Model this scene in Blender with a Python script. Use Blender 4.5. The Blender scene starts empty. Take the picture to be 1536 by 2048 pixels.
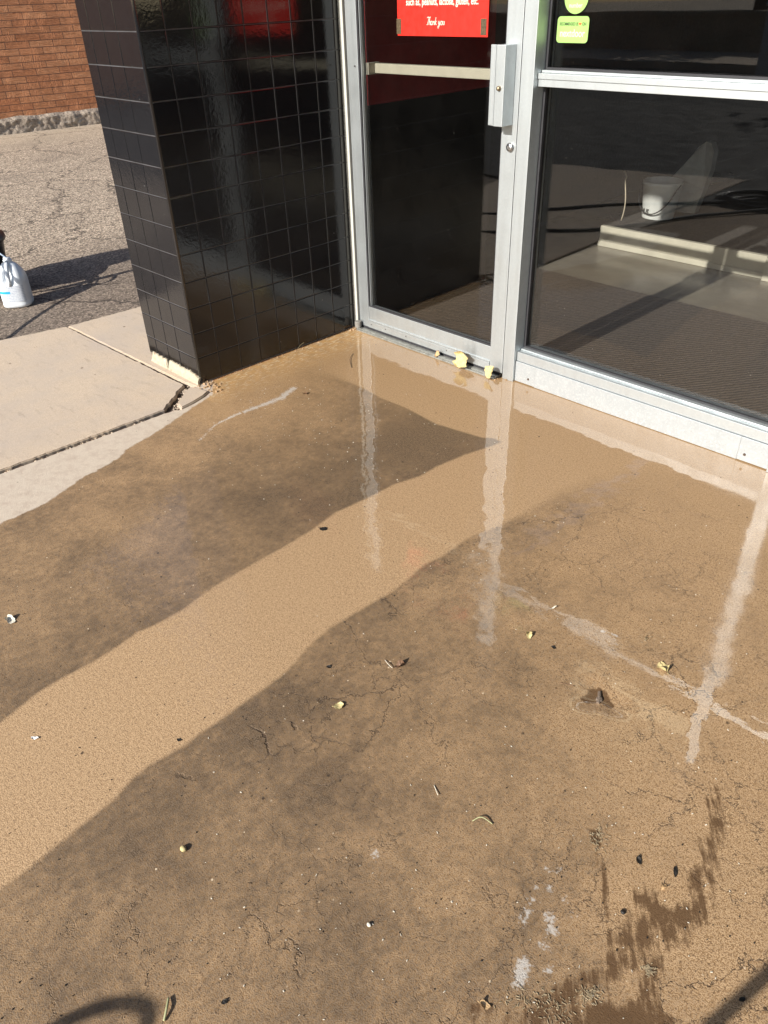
import bpy, bmesh, math, random
import numpy as np
from mathutils import Vector, Matrix
from mathutils import noise as mnoise

random.seed(7); RNG = np.random.default_rng(7)
D = bpy.data
scene = bpy.context.scene
COL = scene.collection

# ------------------------------------------------------------------ camera
H = 1.42
CAMPOS = np.array([2.8139, -2.5130, 1.42])
R = np.array([[0.6989038155, 0.3868568727, -0.6015606509],
              [0.7145736509, -0.4133245219, 0.5643999797],
              [-0.0302977573, -0.8243206898, -0.5653118133]])
F = 1530.0
cam_d = D.cameras.new('camera'); cam = D.objects.new('camera', cam_d); COL.objects.link(cam)
M = Matrix(((R[0, 0], -R[0, 1], -R[0, 2], CAMPOS[0]), (R[1, 0], -R[1, 1], -R[1, 2], CAMPOS[1]),
            (R[2, 0], -R[2, 1], -R[2, 2], CAMPOS[2]), (0, 0, 0, 1)))
cam.matrix_world = M
cam_d.sensor_fit = 'VERTICAL'; cam_d.sensor_height = 36.0; cam_d.lens = F / 2048 * 36.0
cam_d.clip_start = 0.05; cam_d.clip_end = 500
scene.camera = cam
scene.render.resolution_x = 768; scene.render.resolution_y = 1024

# ------------------------------------------------------------------ light
EL = math.radians(29.3)
SUNV = Vector((0.012, math.cos(EL), -math.sin(EL))).normalized()      # direction of travel
w = D.worlds.new('World'); scene.world = w; w.use_nodes = True
wn = w.node_tree.nodes; wl = w.node_tree.links
sky = wn.new('ShaderNodeTexSky'); sky.sky_type = 'NISHITA'; sky.sun_disc = False
sky.sun_elevation = EL; sky.sun_rotation = math.radians(180.0)
wl.new(sky.outputs[0], wn['Background'].inputs[0]); wn['Background'].inputs[1].default_value = 0.11
sun_d = D.lights.new('sun', 'SUN'); sun_d.energy = 5.0; sun_d.angle = math.radians(0.53)
sun_d.color = (1.0, 0.945, 0.865)
sun = D.objects.new('sun', sun_d); COL.objects.link(sun)
sun.rotation_euler = SUNV.to_track_quat('-Z', 'Y').to_euler()
sun.location = (0, -5, 6)
vs = scene.view_settings; vs.view_transform = 'Standard'; vs.look = 'None'; vs.exposure = 0.55; vs.gamma = 1.0
scene.cycles.caustics_reflective = False; scene.cycles.caustics_refractive = False
scene.cycles.max_bounces = 10; scene.cycles.transparent_max_bounces = 12

# ------------------------------------------------------------------ helpers
def at(px, py, z=0.0):
    """point of the horizontal plane z seen at a photo pixel"""
    r = R @ np.array([px - 768.0, py - 1024.0, F]); t = (z - CAMPOS[2]) / r[2]
    p = CAMPOS + t * r
    return Vector(p)
def atp(pts, z=0.0): return [tuple(at(x, y, z)) for x, y in pts]

def tag(o, label=None, cat=None, group=None, kind=None):
    if label: o['label'] = label
    if cat: o['category'] = cat
    if group: o['group'] = group
    if kind: o['kind'] = kind
    return o
def empty(name, loc, label, cat, group=None, rz=0.0):
    o = D.objects.new(name, None); COL.objects.link(o); o.location = loc; o.rotation_euler = (0, 0, rz)
    o.empty_display_size = 0.1
    return tag(o, label, cat, group)
def mesh_obj(name, verts, faces, m, parent=None, smooth=False):
    me = D.meshes.new(name); me.from_pydata([tuple(v) for v in verts], [], faces); me.update()
    if m: me.materials.append(m)
    if smooth: me.polygons.foreach_set('use_smooth', [True] * len(me.polygons))
    o = D.objects.new(name, me); COL.objects.link(o)
    if parent:
        o.parent = parent
        bpy_inv = Matrix.Translation(parent.location) @ parent.rotation_euler.to_matrix().to_4x4()
        o.matrix_parent_inverse = bpy_inv.inverted()
    return o
class MB:
    """collects shapes (world coordinates) into one mesh"""
    def __init__(s): s.v = []; s.f = []
    def add(s, v, f):
        b = len(s.v); s.v += [tuple(p) for p in v]; s.f += [tuple(i + b for i in q) for q in f]
    def box(s, x0, x1, y0, y1, z0, z1, b=0.0):
        if b <= 0:
            v = [(x, y, z) for x in (x0, x1) for y in (y0, y1) for z in (z0, z1)]
            f = [(0, 1, 3, 2), (4, 6, 7, 5), (0, 4, 5, 1), (2, 3, 7, 6), (0, 2, 6, 4), (1, 5, 7, 3)]
            s.add(v, f); return
        bm = bmesh.new()
        bmesh.ops.create_cube(bm, size=1.0)
        for q in bm.verts:
            q.co = Vector(((x0 + x1) / 2 + q.co.x * (x1 - x0), (y0 + y1) / 2 + q.co.y * (y1 - y0), (z0 + z1) / 2 + q.co.z * (z1 - z0)))
        bmesh.ops.bevel(bm, geom=bm.edges[:], offset=b, segments=2, affect='EDGES', profile=0.6)
        s.bm(bm)
    def bm(s, bm):
        bm.verts.index_update()
        s.add([v.co.copy() for v in bm.verts], [[v.index for v in f.verts] for f in bm.faces]); bm.free()
    def tube(s, pts, r, n=10, caps=True):
        pts = [Vector(p) for p in pts]; k = len(pts)
        rr = r if isinstance(r, (list, tuple)) else [r] * k
        rings = []; up = Vector((0, 0, 1))
        prev = None
        for i, p in enumerate(pts):
            t = (pts[min(i + 1, k - 1)] - pts[max(i - 1, 0)]).normalized()
            if prev is None:
                a = t.cross(up) if abs(t.z) < .95 else t.cross(Vector((1, 0, 0)))
            else: a = prev - t * prev.dot(t)
            a.normalize(); prev = a; b = t.cross(a)
            rings.append([p + (a * math.cos(2 * math.pi * j / n) + b * math.sin(2 * math.pi * j / n)) * rr[i] for j in range(n)])
        v = [q for ring in rings for q in ring]; f = []
        for i in range(k - 1):
            for j in range(n):
                f.append((i * n + j, i * n + (j + 1) % n, (i + 1) * n + (j + 1) % n, (i + 1) * n + j))
        if caps: f.append(tuple(range(n - 1, -1, -1))); f.append(tuple((k - 1) * n + j for j in range(n)))
        s.add(v, f)
    def lathe(s, prof, c, n=24, axis='Z'):
        v = []; f = []
        for (r, z) in prof:
            for j in range(n):
                a = 2 * math.pi * j / n
                if axis == 'Z': v.append((c[0] + r * math.cos(a), c[1] + r * math.sin(a), c[2] + z))
                else: v.append((c[0] + r * math.cos(a), c[1] + z, c[2] + r * math.sin(a)))
        for i in range(len(prof) - 1):
            for j in range(n): f.append((i * n + j, i * n + (j + 1) % n, (i + 1) * n + (j + 1) % n, (i + 1) * n + j))
        f.append(tuple(range(n - 1, -1, -1))); f.append(tuple((len(prof) - 1) * n + j for j in range(n)))
        s.add(v, f)
    def prism(s, poly, z0, z1):
        n = len(poly)
        s.add([(p[0], p[1], z0) for p in poly] + [(p[0], p[1], z1) for p in poly],
              [tuple(range(n - 1, -1, -1)), tuple(range(n, 2 * n))] + [(i, (i + 1) % n, n + (i + 1) % n, n + i) for i in range(n)])
    def build(s, name, m, parent=None, smooth=False):
        o = mesh_obj(name, s.v, s.f, m, parent, smooth)
        bm = bmesh.new(); bm.from_mesh(o.data); bmesh.ops.recalc_face_normals(bm, faces=bm.faces); bm.to_mesh(o.data); bm.free()
        return o

class N:
    """tiny node helper"""
    def __init__(s, name):
        s.m = D.materials.new(name); s.m.use_nodes = True; s.t = s.m.node_tree
        s.b = s.t.nodes['Principled BSDF']; s.out = s.t.nodes['Material Output']
        s._pos = None
    def n(s, typ, **kw):
        x = s.t.nodes.new('ShaderNode' + typ)
        for k, v in kw.items(): setattr(x, k, v)
        return x
    def L(s, a, b):
        s.t.links.new(a, b)
    def set(s, inp, v):
        if hasattr(v, 'is_linked') or isinstance(v, bpy.types.NodeSocket): s.L(v, inp)
        else:
            if inp.type == 'RGBA' and len(v) == 3: v = (*v, 1)
            inp.default_value = v
    def pos(s):
        if s._pos is None: s._pos = s.n('NewGeometry').outputs['Position']
        return s._pos
    def obj(s): return s.n('TexCoord').outputs['Object']
    def noise(s, scale, detail=4, rough=.55, vec=None, dist=0.0, col=False, dim='3D'):
        x = s.n('TexNoise'); x.inputs['Scale'].default_value = scale; x.inputs['Detail'].default_value = detail
        x.inputs['Roughness'].default_value = rough; x.inputs['Distortion'].default_value = dist
        s.L(vec if vec is not None else s.pos(), x.inputs['Vector'])
        return x.outputs['Color' if col else 'Fac']
    def vor(s, scale, feature='F1', vec=None, out='Distance', rnd=1.0):
        x = s.n('TexVoronoi', feature=feature); x.inputs['Scale'].default_value = scale
        x.inputs['Randomness'].default_value = rnd
        s.L(vec if vec is not None else s.pos(), x.inputs['Vector'])
        return x.outputs[out]
    def math(s, op, a, b=0.0, c=None, clamp=False):
        x = s.n('Math', operation=op); x.use_clamp = clamp
        s.set(x.inputs[0], a); s.set(x.inputs[1], b)
        if c is not None: s.set(x.inputs[2], c)
        return x.outputs[0]
    def mr(s, v, a, b, c=0.0, d=1.0, smooth=False):
        x = s.n('MapRange'); x.clamp = True
        if smooth: x.interpolation_type = 'SMOOTHSTEP'
        s.set(x.inputs[0], v)
        for i, q in enumerate((a, b, c, d)): x.inputs[i + 1].default_value = q
        return x.outputs[0]
    def mix(s, f, a, b, mode='MIX'):
        x = s.n('Mix', data_type='RGBA', blend_type=mode)
        s.set(x.inputs[0], f); s.set(x.inputs[6], a); s.set(x.inputs[7], b)
        return x.outputs[2]
    def attr(s, name):
        x = s.n('Attribute'); x.attribute_name = name; return x.outputs['Fac']
    def scalev(s, v, sc, vec=None):
        x = s.n('Mapping'); x.inputs['Scale'].default_value = sc
        s.L(vec if vec is not None else s.pos(), x.inputs['Vector']); return x.outputs[0]
    def bump(s, h, strength=.5, dist=.01, normal=None):
        x = s.n('Bump'); x.inputs['Strength'].default_value = strength; x.inputs['Distance'].default_value = dist
        s.L(h, x.inputs['Height'])
        if normal is not None: s.L(normal, x.inputs['Normal'])
        return x.outputs[0]
    def P(s, **kw):
        for k, v in kw.items(): s.set(s.b.inputs[k.replace('_', ' ')], v)
        return s

def simple(name, col, rough=.5, metal=0.0, var=.12, nscale=20, bump=0.0, bscale=200, coat=0.0, spec=.5):
    q = N(name)
    n1 = q.noise(nscale, 5)
    c = q.mix(q.mr(n1, .3, .7), tuple(v * (1 - var) for v in col), tuple(min(1, v * (1 + var)) for v in col))
    q.P(Base_Color=c, Roughness=q.mr(q.noise(nscale * 2.3, 3), .3, .7, rough * .85, min(1, rough * 1.15)), Metallic=metal)
    q.b.inputs['Specular IOR Level'].default_value = spec
    if coat: q.b.inputs['Coat Weight'].default_value = coat
    if bump: q.P(Normal=q.bump(q.noise(bscale, 4), bump, .002))
    return q.m

# ------------------------------------------------------------------ materials
def mat_alu(name='anodised_aluminium', metal=.92, base=(.60, .645, .665)):
    q = N(name)
    brushed = q.noise(60, 4, .6, q.scalev(0, (1, 1, .04)))
    blot = q.noise(14, 6, .65)
    g = q.noise(140, 4, .7)
    z = q.n('SeparateXYZ'); q.L(q.pos(), z.inputs[0])
    low = q.mr(z.outputs['Z'], .16, .0, 0, 1)
    c = q.mix(q.mr(blot, .35, .7), base, tuple(v * .86 for v in base))
    c = q.mix(q.math('MULTIPLY', q.mr(g, .52, .62), q.math('MULTIPLY_ADD', low, .45, .12)), c, (.72, .73, .73))
    c = q.mix(q.math('MULTIPLY', q.mr(q.noise(260, 2), .66, .72), q.math('MULTIPLY_ADD', low, .5, .1)), c, (.30, .26, .2))
    q.P(Base_Color=c, Metallic=metal, Roughness=q.math('MULTIPLY_ADD', brushed, .14, q.mr(blot, .3, .7, .41, .51)))
    q.P(Normal=q.bump(q.math('ADD', g, q.math('MULTIPLY', brushed, 1.5)), .06, .002))
    return q.m
ALU = mat_alu()
CREAM = simple('cream_painted_metal', (.56, .57, .52), .45, 0, .06, 30, .08, 300)
DARKMETAL = simple('dark_glazing_gasket', (.035, .035, .04), .5)  # gaskets, strips and beads are near-black themselves
BLACKPL = simple('black_plastic', (.012, .012, .013), .38, 0, .3, 60)
HOSEM = simple('black_rubber_hose', (.015, .015, .016), .45)
WHITEPL = simple('white_hdpe', (.74, .78, .82), .34, 0, .05, 20)
WHITEPAINT = simple('white_paint', (.72, .72, .68), .5, 0, .08, 14)
GREYRUB = simple('grey_rubber', (.24, .23, .21), .7, 0, .2, 120, .3, 400)

def mat_glass():
    q = N('window_glass')
    t = q.t; t.nodes.remove(q.b)
    tr = q.n('BsdfTransparent'); tr.inputs[0].default_value = (.93, .94, .94, 1)
    gl = q.n('BsdfGlossy'); gl.inputs['Roughness'].default_value = .012; gl.inputs[0].default_value = (1, 1, 1, 1)
    q.L(q.bump(q.noise(2.2, 2), .05, .01), gl.inputs['Normal'])
    fr = q.n('Fresnel'); bf = q.n('NewGeometry').outputs['Backfacing']
    q.L(q.mr(bf, 0, 1, 1.46, 1 / 1.46), fr.inputs[0])          # same 4 % mirror on both faces of the pane
    mx = q.n('MixShader'); q.L(fr.outputs[0], mx.inputs[0]); q.L(tr.outputs[0], mx.inputs[1]); q.L(gl.outputs[0], mx.inputs[2])
    # thin film of dust and specks on the pane
    df = q.n('BsdfDiffuse'); df.inputs[0].default_value = (.45, .42, .38, 1)
    sp = q.math('MULTIPLY', q.mr(q.vor(46, vec=None), .05, .028), q.mr(q.noise(9, 2), .55, .6))
    dust = q.math('ADD', q.math('MULTIPLY', q.mr(q.noise(5, 6, .7), .3, .8), .004), q.math('MULTIPLY', sp, .5), clamp=True)
    m2 = q.n('MixShader'); q.L(dust, m2.inputs[0]); q.L(mx.outputs[0], m2.inputs[1]); q.L(df.outputs[0], m2.inputs[2])
    q.L(m2.outputs[0], q.out.inputs[0])
    return q.m
GLASS = mat_glass()

def mat_tile():
    q = N('black_gloss_painted_tile')
    z = q.n('SeparateXYZ'); q.L(q.pos(), z.inputs[0])
    orange = q.noise(70, 4, .6)
    # water drips climbing from the base
    drip = q.noise(26, 5, .7, q.scalev(0, (1, 1, .22)))
    lowz = q.mr(z.outputs['Z'], .20, .02, 0, 1)
    wet = q.mr(q.math('ADD', drip, q.math('MULTIPLY', lowz, .30)), .72, .76)
    fleck = q.math('MULTIPLY', q.mr(q.vor(26), .06, .04), q.mr(q.noise(7, 2), .6, .64))
    c = q.mix(q.mr(orange, .3, .7), (.009, .009, .011), (.014, .014, .016))
    c = q.mix(q.math('MULTIPLY', wet, .8), c, (.005, .005, .005))
    c = q.mix(fleck, c, (.45, .45, .42))
    r = q.mr(q.noise(9, 5, .6), .3, .7, .07, .13)
    r = q.math('SUBTRACT', r, q.math('MULTIPLY', wet, .10), clamp=True)
    q.P(Base_Color=c, Roughness=r)
    h = q.math('ADD', q.math('MULTIPLY', orange, 1.0), q.math('MULTIPLY', q.noise(18, 3), 1.2))
    q.P(Normal=q.bump(h, .09, .004))
    q.b.inputs['Specular IOR Level'].default_value = .7
    return q.m
TILE = mat_tile()

def mat_patio():
    q = N('stained_wet_concrete')
    swath, pale, dirt, wet = q.attr('swath'), q.attr('pale'), q.attr('dirt'), q.attr('wet')
    scuff_glint, stain, rust, near = q.attr('scuff_glint'), q.attr('stain'), q.attr('rust'), q.attr('nearwall')
    jag = q.math('SUBTRACT', q.noise(36, 5, .65), .5)
    jag2 = q.math('SUBTRACT', q.noise(160, 3, .6), .5)
    sw = q.math('ADD', swath, q.math('MULTIPLY', jag, .006))
    sw = q.math('ADD', sw, q.math('MULTIPLY', jag2, .004))
    clean = q.math('MULTIPLY_ADD', q.math('DIVIDE', sw, q.attr('soft')), .5, .5, clamp=True)
    # grain of the exposed sand
    fine = q.noise(390, 1, .6); mid = q.noise(120, 3, .7); big = q.noise(5.5, 6, .66); med = q.noise(26, 6, .66)
    grit = q.math('ADD', q.math('MULTIPLY', fine, .66), q.math('MULTIPLY', mid, .34))
    tan = q.mix(q.mr(grit, .43, .57), (.27, .165, .08), (.56, .38, .215))
    tan = q.mix(q.mr(big, .35, .7), tan, (.47, .31, .18), 'MIX') if False else tan
    pit = q.math('MULTIPLY', q.mr(q.noise(190, 1), .60, .68), .8)
    tan = q.mix(pit, tan, (.15, .09, .05))
    # dirt film on everything that was not washed
    dn = q.math('ADD', q.math('MULTIPLY', q.math('SUBTRACT', big, .5), 2.3), q.math('MULTIPLY', q.math('SUBTRACT', med, .5), 1.2))
    rub = q.noise(48, 5, .72, q.scalev(0, (1.15, .9, 1)), .6)
    dn = q.math('ADD', dn, q.math('MULTIPLY', q.math('SUBTRACT', rub, .5), 2.0))
    dn = q.math('ADD', dn, q.math('MULTIPLY', q.math('SUBTRACT', mid, .5), 2.6))
    dn = q.math('ADD', dn, q.math('MULTIPLY', q.math('SUBTRACT', fine, .5), 4.2))
    dd = q.math('ADD', dirt, q.math('MULTIPLY', dn, .62), clamp=True)
    dd = q.math('MULTIPLY', dd, q.math('MULTIPLY_ADD', clean, -.93, .93))
    dirty = q.mix(q.mr(grit, .43, .57), (.026, .019, .013), (.175, .125, .082))
    c = q.mix(dd, tan, dirty)
    # washed lane is a little smoother and paler
    c = q.mix(q.math('MULTIPLY', clean, .2), c, (.56, .39, .235))
    c = q.mix(q.math('MULTIPLY', q.attr('ochre'), .55), c, q.mix(q.mr(grit, .4, .6), (.30, .175, .075), (.47, .30, .145)))
    # cracks
    wv = q.n('VectorMath', operation='ADD'); q.L(q.pos(), wv.inputs[0])
    wc = q.n('VectorMath', operation='SCALE'); q.L(q.noise(9, 5, .7, col=True), wc.inputs[0]); wc.inputs['Scale'].default_value = .16
    q.L(wc.outputs[0], wv.inputs[1])
    flat = q.scalev(0, (1, 1, 0), wv.outputs[0])
    e1 = q.mr(q.vor(4.6, 'DISTANCE_TO_EDGE', flat), .006, .0015)
    e2 = q.mr(q.vor(13, 'DISTANCE_TO_EDGE', flat), .013, .004)
    cm1 = q.mr(q.noise(2.1, 2), .48, .56); cm2 = q.mr(q.noise(3.6, 3), .50, .60)
    crack = q.math('MAXIMUM', q.math('MULTIPLY', e1, cm1), q.math('MULTIPLY', e2, q.math('MULTIPLY', cm2, .7)))
    crack = q.math('MULTIPLY', crack, q.math('MULTIPLY_ADD', clean, -.85, .85))
    crack = q.math('MULTIPLY', crack, q.attr('crack'))
    c = q.mix(q.math('MULTIPLY', crack, .75), c, (.06, .04, .028))
    # dark spots, light crumbs
    spots = q.math('MULTIPLY', q.mr(q.vor(17), .075, .05), q.mr(q.noise(5, 1), .56, .6))
    c = q.mix(q.math('MULTIPLY', spots, .85), c, (.04, .028, .02))
    crumbs = q.math('MULTIPLY', q.mr(q.vor(31, vec=q.scalev(0, (1, 1, 1))), .085, .05), q.mr(q.noise(4.3, 2), .50, .56))
    crumbs = q.math('MULTIPLY', crumbs, q.math('SUBTRACT', 1.0, q.math('MULTIPLY', clean, .9)))
    c = q.mix(q.math('MULTIPLY', crumbs, .8), c, (.74, .60, .42))
    # ochre residue close to the wall
    nw = q.math('MULTIPLY', near, q.mr(q.noise(22, 6, .7, q.scalev(0, (1, 1, 1))), .30, .62), clamp=True)
    c = q.mix(q.math('MULTIPLY', nw, .9), c, (.56, .33, .13))
    nwl = q.math('MULTIPLY', near, q.mr(q.noise(48, 5, .75, q.scalev(0, (2, .6, 1))), .53, .60), clamp=True)
    c = q.mix(q.math('MULTIPLY', nwl, .85), c, (.68, .57, .40))
    c = q.mix(q.math('MULTIPLY', q.mr(q.math('ADD', rust, q.math('MULTIPLY', jag, .9)), .45, .75), .85), c, (.33, .13, .055))
    # dark stain with brush-like streaks
    rot = q.n('Mapping'); rot.inputs['Rotation'].default_value = (0, 0, math.radians(-38)); rot.inputs['Scale'].default_value = (1, 1, 1)
    q.L(q.pos(), rot.inputs[0])
    strk = q.noise(85, 5, .7, q.scalev(0, (1.0, .13, 1), rot.outputs[0]))
    stf = q.mr(q.math('ADD', stain, q.math('MULTIPLY', q.math('ADD', q.math('SUBTRACT', strk, .5), q.math('MULTIPLY', q.math('SUBTRACT', med, .5), .7)), 1.6)), .42, .72)
    stf = q.math('MULTIPLY', stf, q.mr(stain, .05, .2))
    c = q.mix(q.math('MULTIPLY', stf, .86), c, (.095, .050, .022))
    # grey scuffs and marks, with a painted reflection of the transom
    sc = q.mr(q.math('ADD', scuff_glint, q.math('MULTIPLY', q.math('ADD', jag, q.math('MULTIPLY', jag2, 1.2)), 1.5)), .45, .85)
    sc = q.math('MULTIPLY', sc, q.mr(scuff_glint, .05, .25))
    c = q.mix(q.math('MULTIPLY', sc, .6), c, (.64, .62, .58))
    # dry pale edge of the slab
    pw = q.math('ADD', pale, q.math('MULTIPLY', jag, .03)); pw = q.math('ADD', pw, q.math('MULTIPLY', jag2, .006))
    dry = q.mr(pw, -.004, .004)
    palec = q.mix(q.mr(grit, .35, .65), (.50, .42, .33), (.66, .57, .46))
    palec = q.mix(q.mr(q.noise(24, 5, .7), .45, .72), palec, (.47, .38, .30))
    c = q.mix(dry, c, palec)
    q.P(Base_Color=c, Roughness=q.mr(grit, .3, .7, .55, .75))
    q.b.inputs['Specular IOR Level'].default_value = .3
    hh = q.math('ADD', q.math('MULTIPLY', grit, 1.0), q.math('MULTIPLY', crack, -2.5))
    q.P(Normal=q.bump(hh, .6, .0026))
    # film of water
    wetm = q.math('ADD', wet, q.math('MULTIPLY', q.math('ADD', jag, q.math('MULTIPLY', jag2, 1.4)), .7))
    wetm = q.math('MULTIPLY', q.mr(wetm, .38, .60), q.math('SUBTRACT', 1.0, dry))
    q.P(Coat_Weight=wetm, Coat_Roughness=q.math('MULTIPLY_ADD', q.attr('filmrough'), .16, .006), Coat_IOR=1.58)
    rip = q.math('ADD', q.math('ADD', q.math('MULTIPLY', q.noise(6, 2, .5), 1.5), q.math('MULTIPLY', q.noise(24, 2, .5), .12)), q.math('MULTIPLY', q.noise(60, 2, .6), .05))
    rip = q.math('ADD', rip, q.math('MULTIPLY', q.math('MULTIPLY', grit, q.mr(wet, 1.0, .5)), .06))
    q.P(Coat_Normal=q.bump(rip, .22, .006))
    return q.m
PATIO = mat_patio()

def mat_slab():
    q = N('pale_sidewalk_concrete')
    fine = q.noise(420, 3, .6); big = q.noise(3.2, 7, .65); med = q.noise(14, 7, .7, q.scalev(0, (.5, 1.7, 1)))
    c = q.mix(q.mr(fine, .35, .65), (.45, .35, .25), (.66, .545, .42))
    c = q.mix(q.math('MULTIPLY', q.mr(big, .42, .7), .6), c, (.44, .38, .33))
    c = q.mix(q.math('MULTIPLY', q.mr(med, .55, .75), .55), c, (.36, .29, .23))
    sp = q.math('MULTIPLY', q.mr(q.vor(9), .07, .045), q.mr(q.noise(6, 1), .52, .56))
    c = q.mix(sp, c, (.16, .11, .08))
    stk = q.math('MULTIPLY', q.mr(q.noise(9, 5, .7, q.scalev(0, (.6, 2.4, 1))), .60, .68), .35)
    c = q.mix(stk, c, (.28, .22, .17))
    q.P(Base_Color=c, Roughness=.8); q.b.inputs['Specular IOR Level'].default_value = .25
    q.P(Normal=q.bump(q.math('ADD', fine, q.math('MULTIPLY', med, 1.2)), .35, .002))
    return q.m
SLAB = mat_slab()

def mat_asphalt(name='worn_asphalt'):
    q = N(name)
    st = q.vor(95, 'F1', out='Color'); sep = q.n('SeparateColor'); q.L(st, sep.inputs[0])
    d = q.vor(95, 'DISTANCE_TO_EDGE')
    big = q.noise(1.1, 6, .6); x = q.n('SeparateXYZ'); q.L(q.pos(), x.inputs[0])
    # worn and paler further from the walk, smooth grey strip along the slab
    far = q.mr(q.math('ADD', x.outputs['X'], q.math('MULTIPLY', q.math('SUBTRACT', q.noise(2.5, 4), .5), .5)), -2.1, -2.9)
    stone = q.mix(q.mr(sep.outputs[0], .1, .9), (.27, .21, .155), (.78, .64, .49))
    stone2 = q.mix(q.mr(sep.outputs[0], .0, 1.0), (.12, .095, .075), (.42, .335, .26))
    c = q.mix(far, stone2, stone)
    pit = q.math('MAXIMUM', q.math('MULTIPLY', q.mr(sep.outputs[1], .72, .78), q.math('MULTIPLY_ADD', far, .3, .45)), q.mr(d, .07, .02, 0, .5))
    c = q.mix(pit, c, (.045, .038, .034))
    c = q.mix(q.math('MULTIPLY', q.mr(big, .5, .72), .45), c, (.16, .135, .11))
    farr = q.mr(x.outputs['X'], -7.0, -8.2)
    c = q.mix(q.math('MULTIPLY', farr, .55), c, (.52, .43, .32))
    wv = q.n('VectorMath', operation='ADD'); q.L(q.pos(), wv.inputs[0])
    wc = q.n('VectorMath', operation='SCALE'); q.L(q.noise(3, 5, .7, col=True), wc.inputs[0]); wc.inputs['Scale'].default_value = .5
    q.L(wc.outputs[0], wv.inputs[1])
    cr = q.math('MULTIPLY', q.mr(q.vor(.9, 'DISTANCE_TO_EDGE', q.scalev(0, (1, 1, 0), wv.outputs[0])), .012, .003), .8)
    c = q.mix(cr, c, (.05, .04, .035))
    q.P(Base_Color=c, Roughness=.85); q.b.inputs['Specular IOR Level'].default_value = .25
    h = q.math('ADD', q.math('MULTIPLY', q.mr(d, 0, .12), 1.0), q.math('MULTIPLY', pit, -1.2))
    q.P(Normal=q.bump(h, .6, .003))
    return q.m
ASPH = mat_asphalt()

def mat_dirt():
    q = N('joint_dirt')
    n1 = q.noise(120, 5, .7)
    c = q.mix(q.mr(n1, .35, .65), (.035, .024, .017), (.16, .115, .08))
    c = q.mix(q.mr(q.vor(90), .2, .12), c, (.40, .31, .22))
    q.P(Base_Color=c, Roughness=.95, Normal=q.bump(n1, 1.0, .006))
    return q.m
DIRT = mat_dirt()

def mat_brick():
    """bricks laid along the wall: object X runs along it, Z up"""
    q = N('textured_red_brick')
    o = q.obj()
    s = q.n('SeparateXYZ'); q.L(o, s.inputs[0])
    cmb = q.n('CombineXYZ'); q.L(s.outputs['X'], cmb.inputs[0]); q.L(s.outputs['Z'], cmb.inputs[1])
    b = q.n('TexBrick'); q.L(cmb.outputs[0], b.inputs['Vector'])
    b.inputs['Scale'].default_value = 1.0; b.inputs['Brick Width'].default_value = .30; b.inputs['Row Height'].default_value = .0765
    b.inputs['Mortar Size'].default_value = .0042; b.inputs['Mortar Smooth'].default_value = .2
    b.inputs['Color1'].default_value = (0, 0, 0, 1); b.inputs['Color2'].default_value = (1, 1, 1, 1); b.inputs['Mortar'].default_value = (.5, .5, .5, 1)
    b.offset = .5; b.squash = 1.0
    sepc = q.n('SeparateColor'); q.L(b.outputs['Color'], sepc.inputs[0]); rnd = sepc.outputs[0]
    c = q.mix(rnd, (.38, .15, .075), (.62, .31, .165))
    c = q.mix(q.mr(q.noise(30, 5, .7), .35, .7), c, (.60, .25, .115))
    c = q.mix(b.outputs['Fac'], c, (.20, .10, .065))
    q.P(Base_Color=c, Roughness=.85); q.b.inputs['Specular IOR Level'].default_value = .2
    # raked ribs, horizontal on most bricks, vertical patches on some
    ribh = q.noise(20, 3, .6, q.scalev(0, (.25, 1, 4.2), o))
    ribv = q.noise(20, 3, .6, q.scalev(0, (3.5, 1, .6), o))
    pat = q.mr(q.noise(7, 2, .5, o), .52, .56)
    rib = q.mix(pat, ribh, ribv); sr = q.n('SeparateColor'); q.L(rib, sr.inputs[0])
    amt = q.mr(q.noise(5, 2, .5, o), .36, .5, .3, 1.3)
    rr = q.math('MULTIPLY', q.mr(sr.outputs[0], .42, .58), amt)
    h = q.math('ADD', q.math('MULTIPLY', b.outputs['Fac'], -1.6), rr)
    q.P(Normal=q.bump(h, .8, .010))
    return q.m
BRICK = mat_brick()

def mat_foundation():
    q = N('rough_stone_foundation')
    n1 = q.noise(16, 7, .72); 
    c = q.mix(q.mr(n1, .35, .65), (.20, .155, .125), (.52, .44, .35))
    q.P(Base_Color=c, Roughness=.95, Normal=q.bump(n1, 1.0, .05))
    return q.m
FOUND = mat_foundation()

def mat_plaster():
    q = N('crumbling_plaster')
    n1 = q.noise(60, 6, .7)
    c = q.mix(q.mr(n1, .3, .7), (.36, .31, .22), (.54, .48, .37))
    c = q.mix(q.mr(q.noise(30, 3), .62, .68), c, (.30, .21, .14))
    q.P(Base_Color=c, Roughness=.9, Normal=q.bump(n1, .8, .004))
    return q.m
PLASTER = mat_plaster()

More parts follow.
